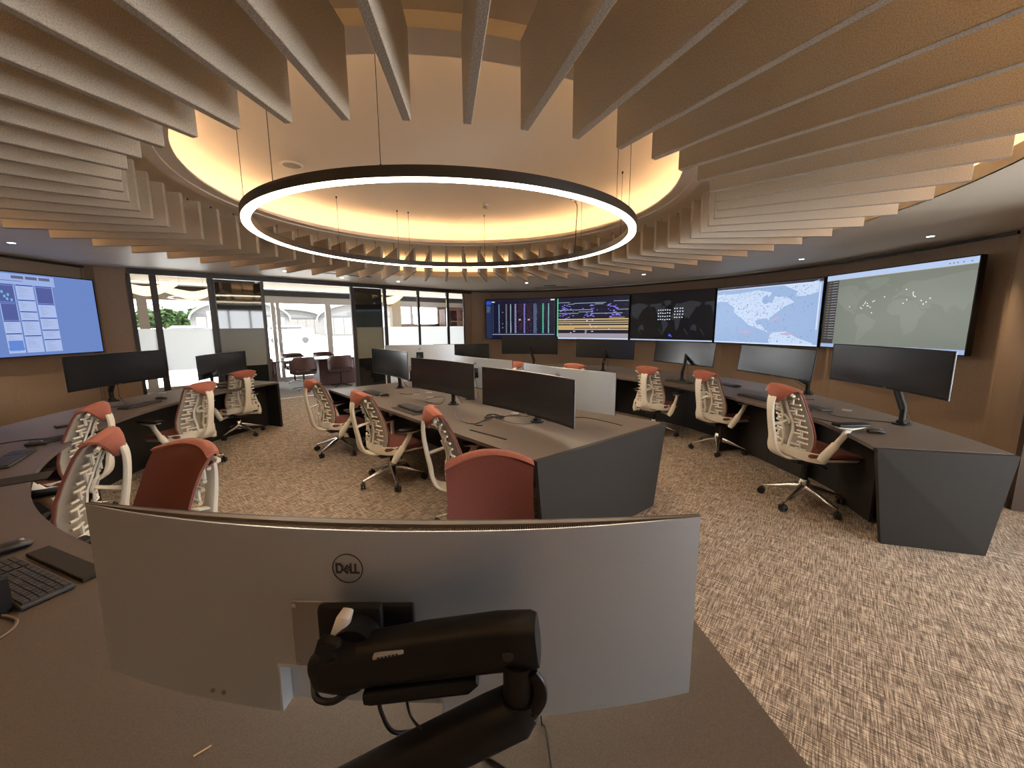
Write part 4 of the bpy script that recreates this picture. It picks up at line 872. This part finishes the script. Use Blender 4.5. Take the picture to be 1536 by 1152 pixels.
# ------------------------------------------------------------------ office chairs
def make_chair():
    t = thing('office_chair', 'x', 'chair', group='coral and white office chairs')
    prof = [(-.170, .485, .198, 0), (-.152, .56, .208, 0), (-.146, .64, .200, 0), (-.158, .73, .182, 0), (-.186, .82, .170, .004), (-.216, .90, .168, .010), (-.247, .975, .173, .018), (-.275, 1.028, .178, .028), (-.302, 1.052, .178, .034)]
    def surf(bm, pr, off, n=12, th=.012, bend=.045, shrink=1.0):
        R_a, R_b = [], []
        for i, (x, z, hw, dip) in enumerate(pr):
            p0 = pr[max(i - 1, 0)]; p1 = pr[min(i + 1, len(pr) - 1)]; d = Vector((p1[0] - p0[0], p1[1] - p0[1])).normalized(); nrm = Vector((d.y, -d.x))  # towards the front
            ra, rb = [], []
            for k in range(n + 1):
                s = -1 + 2 * k / n; y = s * hw * shrink; bx = bend * s * s * (1 - .3 * i / len(pr)); dz = -dip * s * s
                q = Vector((x, z)) + nrm * off; q2 = q - nrm * th
                ra.append(bm.verts.new((q.x + bx, y, q.y + dz))); rb.append(bm.verts.new((q2.x + bx, y, q2.y + dz)))
            R_a.append(ra); R_b.append(rb)
        for i in range(len(pr) - 1):
            for k in range(n):
                bm.faces.new((R_a[i][k], R_a[i][k + 1], R_a[i + 1][k + 1], R_a[i + 1][k])); bm.faces.new((R_b[i][k], R_b[i + 1][k], R_b[i + 1][k + 1], R_b[i][k + 1]))
            bm.faces.new((R_a[i][0], R_a[i + 1][0], R_b[i + 1][0], R_b[i][0])); bm.faces.new((R_a[i][n], R_b[i][n], R_b[i + 1][n], R_a[i + 1][n]))
        for k in range(n):
            bm.faces.new((R_a[0][k], R_b[0][k], R_b[0][k + 1], R_a[0][k + 1])); bm.faces.new((R_a[-1][k], R_a[-1][k + 1], R_b[-1][k + 1], R_b[-1][k]))
    bm = B(); surf(bm, prof, 0); br = link('backrest', bm, maroon, t, smooth=True)
    bm = B(); surf(bm, prof[:-1], -.0125, th=.006, shrink=.96); link('back_shell', bm, greyshell, t, smooth=True)
    # headrest cap: wraps over the top and hangs down behind as a pointed flap
    cap = [(-.290, 1.045, .181, .032), (-.306, 1.056, .180, .034), (-.328, 1.060, .174, .034), (-.352, 1.048, .160, .032), (-.366, 1.015, .134, .026), (-.373, .975, .098, .02), (-.374, .935, .056, .01), (-.371, .902, .018, .004)]
    bm = B(); surf(bm, cap, .004, n=14, th=.014, bend=.05); link('headrest', bm, fabric_lit, t, smooth=True)
    # inner rail under the cap
    bm = B(); sweep(bm, [(-.302, y, 1.004 - .03 * (y / .17) ** 2 ) for y in (-.165, -.1, 0, .1, .165)], .012, .012, 8); link('top_rail', bm, cream, t, smooth=True)
    # H shaped flex ribs on the back
    def at_back(z, off):
        for (x0, z0, h0, d0), (x1, z1, h1, d1) in zip(prof, prof[1:]):
            if z0 <= z <= z1: f = (z - z0) / (z1 - z0); return x0 + (x1 - x0) * f - off, h0 + (h1 - h0) * f
        return prof[-1][0] - off, prof[-1][2]
    for z in (.55, .645, .74, .835, .925):
        for s in (-1, 1):
            bm = B(); x, hw = at_back(z, .036)
            for dz in (-.027, .027):
                xx, hh = at_back(z + dz, .034); sweep(bm, [(xx + .014, s * (hh - .010), z + dz), (xx, s * (hh - .035), z + dz), (xx - .004, s * (hh - .10), z + dz)], .009, .008, 6)
            sweep(bm, [(x - .003, s * (hw - .058), z - .030), (x - .003, s * (hw - .058), z + .030)], .009, .010, 6)
            sweep(bm, [(x - .003, s * (hw - .058), z + .002), (x - .010, s * .05, z - .004)], .009, .008, 6)
            link('back_rib', bm, cream, t, smooth=True)
    # inner column that the ribs join, with round lumbar link
    bm = B()
    for s in (-1, 1):
        pts = [(at_back(z, .05)[0], s * .048 * (1 + .3 * math.sin(z * 20)), z) for z in (.50, .58, .66, .74, .82, .90, .96)]
        sweep(bm, pts, .014, .007, 8, side=(0, 1, 0))
    lr = B(); lathe(lr, [(.03, 0), (.048, 0), (.048, .012), (.03, .012)], (0, 0), 20); lr.transform(Matrix.Translation((-.222, 0, .75)) @ Matrix.Rotation(-PI / 2 - .35, 4, 'Y')); merge(bm, lr)
    link('flex_column', bm, cream, t, smooth=True)
    # backbone
    bm = B(); sp = spline([(-.364, 0, .955), (-.374, 0, .90), (-.368, 0, .80), (-.350, 0, .69), (-.332, 0, .60), (-.322, 0, .52), (-.29, 0, .455), (-.22, 0, .42), (-.12, 0, .415)], 3)
    n = len(sp); wd = [.048 - .012 * math.sin(PI * min(1, i / n * 1.6)) + (.065 * max(0, (i / n - .5)) * 2) for i in range(n)]
    sweep(bm, sp, wd, [.012 + .006 * math.sin(PI * i / n) for i in range(n)], 14, side=(0, 1, 0), power=3); link('backbone', bm, cream, t, smooth=True)
    for x0, z0, x1, z1 in ((-.365, .93, -.275, .94), (-.35, .70, -.215, .735)):
        bm = B(); sweep(bm, [(x0, 0, z0), (x1, 0, z1)], .022, .010, 8, side=(0, 1, 0)); link('link_bar', bm, cream, t, smooth=True)
    # hip frame wrapping round the bottom of the back
    bm = B(); sweep(bm, spline([(-.02, -.235, .455), (-.10, -.228, .462), (-.185, -.17, .475), (-.205, 0, .478), (-.185, .17, .475), (-.10, .228, .462), (-.02, .235, .455)], 4), [.018] + [.041] * 23 + [.018], .010, 10, side=(0, 0, 1), power=3); link('hip_frame', bm, cream, t, smooth=True)
    # seat
    bm = B(); sweep(bm, [(-.17, 0, .480), (-.15, 0, .482), (-.02, 0, .478), (.12, 0, .480), (.22, 0, .474), (.285, 0, .455), (.30, 0, .445)], [.20, .235, .25, .255, .25, .235, .20], [.012, .024, .026, .026, .024, .018, .008], 20, side=(0, 1, 0), power=4.5); link('seat', bm, maroon, t, smooth=True)
    bm = B(); sweep(bm, [(-.17, 0, .445), (-.05, 0, .440), (.12, 0, .438), (.24, 0, .430), (.30, 0, .425)], [.20, .235, .245, .235, .20], [.010, .016, .016, .012, .006], 20, side=(0, 1, 0), power=5); sweep(bm, [(.05, 0, .415), (.22, 0, .408), (.26, 0, .405)], [.16, .17, .12], [.012, .010, .006], 16, side=(0, 1, 0), power=4); link('seat_shell', bm, cream, t, smooth=True)
    # arms
    for s in (-1, 1):
        bm = B(); sweep(bm, [(-.10, s * .255, .355), (-.08, s * .272, .40), (-.025, s * .285, .48), (-.01, s * .287, .505)], [.022, .028, .028, .025], [.026, .034, .032, .028], 14, power=2.6); sweep(bm, [(-.02, s * .285, .48), (.045, s * .290, .575), (.075, s * .288, .63)], [.018, .017, .016], [.026, .024, .028], 12, power=2.6)
        sweep(bm, [(-.09, s * .252, .375), (-.05, s * .20, .375), (-.02, s * .12, .385)], .018, .02, 10); ar = link('armrest', bm, cream, t, smooth=True)
        bm = B(); sweep(bm, [(-.02, s * .288, .645), (.03, s * .288, .640), (.08, s * .288, .632), (.16, s * .288, .643), (.20, s * .288, .647)], [.02, .03, .034, .032, .02], [.004, .008, .012, .007, .004], 14, side=(0, 1, 0), power=3); link('arm_bracket', bm, cream, ar, smooth=True)
        bm = B(); rbox(bm, (.09, s * .288, .664), (.255, .09, .024), .011, seg=3); link('arm_pad', bm, blackp, ar, smooth=True)
    # mechanism, gas column, five star base, casters
    bm = B(); rbox(bm, (-.02, 0, .385), (.26, .17, .06), .02); rbox(bm, (.03, .12, .375), (.08, .05, .04), .012); cyl(bm, (.0, -.15, .372), .012, .12, 12, axis='Y'); cyl(bm, (-.10, .14, .385), .022, .05, 14, axis='Y'); link('tilt_mechanism', bm, mat('mech_dark', (.03, .03, .03), .4), t, smooth=True)
    bm = B(); cyl(bm, (0, 0, .275), .025, .16, 18); link('gas_column', bm, blackp, t, smooth=True)
    bm = B(); lathe(bm, [(.001, .095), (.045, .095), (.042, .21), (.03, .225), (.001, .225)], (0, 0), 20, closed=False)
    for k in range(5):
        a = 2 * PI * k / 5 + .35; ca, sa = math.cos(a), math.sin(a); sweep(bm, [(.02 * ca, .02 * sa, .145), (.10 * ca, .10 * sa, .135), (.22 * ca, .22 * sa, .105), (.315 * ca, .315 * sa, .080)], [.030, .026, .020, .014], [.040, .028, .014, .008], 12, side=(-sa, ca, 0), power=3)
    link('star_base', bm, chrome, t, smooth=True)
    for k in range(5):
        a = 2 * PI * k / 5 + .35; ca, sa = math.cos(a), math.sin(a); cx, cy = .318 * ca, .318 * sa; tw = a + .6 * ((k * 37) % 5 - 2)
        bm = B(); wq = B(); cyl(wq, (0, .014, .03), .03, .016, 20, axis='Y'); cyl(wq, (0, -.014, .03), .03, .016, 20, axis='Y'); cyl(wq, (0, 0, .052), .010, .04, 10); rbox(wq, (.004, 0, .045), (.045, .04, .022), .008)
        wq.transform(Matrix.Translation((cx, cy, 0)) @ Matrix.Rotation(tw, 4, 'Z')); merge(bm, wq); link('caster', bm, rubber, t, smooth=True)
    return t
ch0 = make_chair()
CH = [(2.67, 3.34, 2, 0.03, 'office chair with lit coral top at the near right desk end, nearest on the right'),
      (2.69, 4.88, 18, -0.02, 'office chair with lit coral top, middle one of the three facing the right desk'),
      (2.13, 5.68, 45, -0.03, 'office chair with lit coral top behind the near corner of the island, facing the right desk'),
      (.12, 6.85, 78, -.05, 'office chair far behind the island monitors, only its coral headrest showing, left one'),
      (1.15, 6.25, 55, -.04, 'office chair far behind the pale-backed island monitor, only its coral headrest showing'),
      (-2.18, 4.97, 46, -0.085, 'office chair with lit coral top at the far left side of the island'),
      (-1.2, 3.96, 42, -0.07, 'office chair with lit coral top at the middle of the left side of the island'),
      (-0.24, 2.95, 18, -0.045, 'office chair at the island, half hidden behind the shaded backrest in front of it'),
      (-0.07, 1.21, 274, 0.02, 'office chair just beyond the foreground monitor, its shaded front facing the camera'),
      (-1.63, 1.45, 253, 0.01, 'office chair left of the foreground monitor, shaded front turned to the left'),
      (-2.6, 1.95, 212, -0.02, 'office chair with lit coral top tucked into the curve of the left desk, the nearer of two'),
      (-3.7, 2.97, 205, -0.055, 'office chair with lit coral top tucked into the curve of the left desk, the farther of two'),
      (-3.78, 4.35, 172, -0.055, 'office chair with lit coral top on the left facing the dark monitor before the tan panel'),
      (-4.14, 5.75, 150, -0.07, 'office chair with lit coral top farthest on the left, before the glass wall')]
for i, (x, y, h, dz, lb) in enumerate(CH):
    o = ch0 if i == 0 else dup(ch0)
    o['label'] = lb; o.rotation_euler = (0, 0, math.radians(h)); hr = math.radians(h); o.location = (x - .065 * math.cos(hr), y - .065 * math.sin(hr), 0)
    o['lift'] = dz; o['arm_up'] = {0: .10, 1: .03}.get(i, 0.0)
# seat height of each chair is its own gas-column setting: everything above the base moves up or down
for o in [x for x in C.objects if x.name.split('.')[0] == 'office_chair']:
    dz = o['lift']; au = o['arm_up']; del o['lift']; del o['arm_up']
    spin = o.location.x * 1.9 + o.location.y
    for c in o.children:
        if c.name.split('.')[0] in ('star_base', 'caster'): c.rotation_euler.z = spin % 1.2566
        if c.name.split('.')[0] not in ('star_base', 'caster', 'gas_column'): c.location.z = dz + (au if c.name.split('.')[0] == 'armrest' else 0)

# ------------------------------------------------------------------ things on the desks
keym = mat('key_dark', (.035, .033, .032), .45); kbb = mat('keyboard_body', (.05, .047, .045), .4)
def make_keyboard():
    t = thing('keyboard', 'x', 'keyboard', group='keyboards on the desks')
    bm = B(); rbox(bm, (0, 0, .010), (.43, .125, .014), .004); link('body', bm, kbb, t)
    for r, row in enumerate([15, 14, 13, 13, 12, 8]):
        bm = B(); wd = .285
        for k in range(row): box(bm, (-.205 + wd * (k + .5) / row, .046 - r * .0185, .020), (wd / row - .003, .0155, .006))
        for k in range(3): box(bm, (.100 + k * .018, .046 - r * .0185, .020), (.0155, .0155, .006))
        for k in range(4): box(bm, (.158 + k * .0165, .046 - r * .0185, .020), (.0145, .0155, .006))
        link('key_row', bm, keym, t)
    return t
kb0 = make_keyboard(); kf = [True]
def keyboard(x, y, deg, lb, z=ZD):
    o = kb0 if kf[0] else dup(kb0); kf[0] = False; o.location = (x, y, z); o.rotation_euler = (0, 0, math.radians(deg)); o['label'] = lb
def make_mouse():
    t = thing('mouse', 'x', 'mouse', group='computer mice on the desks')
    bm = B(); sweep(bm, [(-.058, 0, .012), (-.05, 0, .016), (-.02, 0, .022), (.02, 0, .019), (.05, 0, .012), (.057, 0, .009)], [.012, .028, .034, .032, .026, .012], [.008, .014, .018, .016, .010, .005], 16, side=(0, 1, 0), power=2.5); link('body', bm, mat('mouse_body', (.025, .024, .024), .35), t, smooth=True)
    bm = B(); cyl(bm, (.03, 0, .032), .007, .006, 14, axis='Y'); link('scroll_wheel', bm, silver2, t); return t
ms0 = make_mouse(); mf = [True]
def mouse(x, y, deg, lb):
    o = ms0 if mf[0] else dup(ms0); mf[0] = False; o.location = (x, y, ZD); o.rotation_euler = (0, 0, math.radians(deg)); o['label'] = lb
keyboard(-1.70, 1.235, 158, 'dark keyboard at the left edge of the foreground desk')
keyboard(-3.33, 2.50, 125, 'dark keyboard with glossy keys at the left edge, on the curved desk')
keyboard(-4.17, 4.33, 92, 'pale-lit keyboard on the left desk before the tan wall panel')
keyboard(-4.12, 5.72, 75, 'keyboard on the far left desk by the glass wall')
keyboard(-1.80, 5.04, -48, 'keyboard on the island, farthest, next to a mouse')
keyboard(-1.05, 4.05, -48, 'keyboard on a tray on the left side of the island', ZD + .008)
keyboard(2.52, 5.86, -62, 'keyboard under the pale monitor below the dark world map')
keyboard(3.05, 5.62, -80, 'keyboard on the right desk behind the middle chair')
keyboard(2.86, 4.55, -80, 'keyboard on the right desk left of the nearest right-hand chair')
keyboard(3.10, 4.02, -85, 'keyboard on the right desk just right of the nearest headrest')
mouse(-1.985, 1.44, 60, 'black mouse at the left edge of the foreground desk above the keyboard')
mouse(-3.56, 2.84, 30, 'black mouse on the left desk left of the tucked-in chairs')
mouse(-4.28, 4.72, 10, 'black mouse on the left desk before the bright glass')
mouse(-1.60, 4.86, 40, 'mouse on the far part of the island'); mouse(-.87, 3.97, 40, 'mouse at the right end of the keyboard tray on the island') 
mouse(2.60, 5.68, 10, 'mouse beside the keyboard below the dark world map'); mouse(3.12, 5.38, 10, 'mouse on the right desk, behind the middle chair'); mouse(2.89, 3.03, -20, 'mouse on the near right end of the right desk')
t = thing('keyboard_tray', 'thin dark tray under the keyboard on the island', 'tray', (-1.04, 4.02, ZD), math.radians(-48)); bm = B(); rbox(bm, (0, 0, .003), (.50, .24, .006), .003); link('plate', bm, deskside, t)
def plate(name, lb, cat, x, y, deg, sx, sy, h, m=deskside):
    bm = B(); rbox(bm, (0, 0, h / 2), (sx, sy, h), min(.004, h * .4)); o = link(name, bm, m); o.location = (x, y, ZD); o.rotation_euler = (0, 0, math.radians(deg)); return tag(o, lb, cat)
plate('palm_rest', 'long dark wedge palm rest left of the foreground monitor', 'palm rest', -1.665, 1.345, 158, .42, .065, .016)
plate('mouse_pad', 'dark mouse pad on the left curved desk', 'mouse pad', -2.90, 2.14, 40, .34, .17, .004)
plate('mouse_pad', 'dark mouse pad at the edge of the left desk behind the two tucked chairs', 'mouse pad', -3.60, 3.05, 65, .30, .22, .004)
plate('tablet', 'slim dark tablet on the island near its front edge', 'tablet', -.20, 3.06, -43, .42, .02, .006)
plate('tablet', 'slim dark tablet lying on the right desk near the mouse', 'tablet', 2.80, 3.5, -70, .34, .02, .006)
plate('laptop', 'closed dark laptop on the far left desk', 'laptop', -4.35, 6.05, 80, .32, .22, .016)
plate('headset_case', 'small black case on the left desk beneath the monitor', 'case', -3.98, 3.42, 60, .14, .08, .02, blackp)
bm = B(); rbox(bm, (0, 0, .06), (.08, .05, .12), .01); o = link('phone_dock', bm, blackp); o.location = (-1.60, 1.09, ZD); tag(o, 'black upright device cut by the left edge of the foreground desk', 'dock')
for x, y, lb in ((-1.225, 4.95, 'grey round desk grommet on the island, leftmost of three'), (-1.09, 5.07, 'grey round desk grommet on the island, farthest of three'), (-1.0, 4.73, 'grey round desk grommet on the island, nearest of three'), (.025, 3.815, 'round desk grommet on the island left of the nearest monitor stand'), (-4.685, 5.19, 'round desk grommet on the left desk before the glass'), (3.36, 3.86, 'round desk grommet near the right end of the right desk')):
    t = thing('desk_grommet', lb, 'grommet', (x, y, ZD)); bm = B(); lathe(bm, [(.032, 0), (.04, 0), (.04, .005), (.032, .005)], (0, 0), 24); link('rim', bm, silver2, t); bm = B(); cyl(bm, (0, 0, .002), .032, .004, 24); link('lid', bm, mat('lid_grey', (.25, .24, .23), .5), t)
def wire_on(lb, pts, r=.003, m=blackm):
    bm = B(); cable(bm, pts, r); return tag(link('cable', bm, m, smooth=True), lb, 'cable', 'loose cables on the desks')
z = ZD + .004
wire_on('black cable curling from the island front edge to the cable bundle', [(-.56, 3.78, z + .03), (-.53, 3.66, z), (-.46, 3.50, z), (-.34, 3.40, z), (-.25, 3.55, z), (-.18, 3.66, z)], .004)
wire_on('short black cable end by the small connector on the island', [(-.36, 3.42, z), (-.31, 3.35, z), (-.26, 3.34, z)], .005)
wire_on('thin cable looping from the bundle to the nearest island monitor stand', [(-.12, 3.58, z), (.0, 3.42, z), (.12, 3.38, z), (.2, 3.42, z)], .002)
wire_on('cable from the bundle round to the grommet on the island', [(-.12, 3.66, z), (.02, 3.72, z), (.14, 3.68, z), (.2, 3.60, z + .05), (.2, 3.54, z + .12)], .003)
wire_on('cable looping behind the middle island keyboard', [(-.95, 4.25, z), (-.80, 4.32, z), (-.78, 4.46, z + .05), (-.92, 4.6, z + .02), (-1.02, 4.5, z), (-.90, 4.35, z)], .003)
wire_on('cable coming out of the farthest island monitor', [(-1.45, 5.0, z), (-1.3, 4.95, z), (-1.22, 5.08, z), (-1.3, 5.25, z + .02), (-1.5, 5.4, z + .04)], .003)
wire_on('cable lying under the pale-backed island monitor', [(.95, 3.3, z), (.85, 3.45, z), (.7, 3.6, z), (.55, 3.62, z)], .003)
wire_on('black cable across the left desk behind the keyboard with glossy keys', [(-3.95, 2.72, z), (-3.85, 2.95, z), (-3.7, 3.02, z), (-3.58, 3.02, z), (-3.50, 3.1, z)], .004)
wire_on('cable looping on the left desk under the monitor arm', [(-4.7, 4.65, z), (-4.5, 4.5, z), (-4.35, 4.35, z), (-4.45, 4.2, z), (-4.6, 4.25, z)], .003)
wire_on('pale cable loop at the left edge of the foreground desk', [(-1.56, 1.08, z), (-1.49, 1.06, z), (-1.455, 1.01, z), (-1.47, .96, z), (-1.53, .93, z)], .004, mat('cable_tan', (.2, .13, .1), .5))
wire_on('cable at the base of the near right monitor arm', [(3.34, 3.35, z), (3.18, 3.45, z), (3.05, 3.6, z), (3.1, 3.75, z), (3.2, 3.85, z)], .003)
wire_on('cable on the right desk below the second pale monitor', [(3.6, 4.85, z), (3.45, 4.7, z), (3.35, 4.5, z), (3.45, 4.4, z)], .003)
t = thing('cable_bundle', 'tangled black cable bundle on the island', 'cable', (-.172, 3.62, ZD)); 
for k in range(5):
    bm = B(); a = k * 1.2; cable(bm, [(.05 * math.cos(a + q * .9) * (1 + .2 * k), .05 * math.sin(a + q * .9), .006 + .012 * ((q + k) % 3)) for q in range(7)], .005); link('loop', bm, blackm, t, smooth=True)
bm = B(); sweep(bm, [(-.657, .681, ZD + .0015), (-.636, .702, ZD + .0015)], .0018, .0014, 6); tag(link('toothpick', bm, mat('toothpick', (.6, .42, .26), .7)), 'tiny pale wooden stick on the desk below the foreground monitor', 'stick')
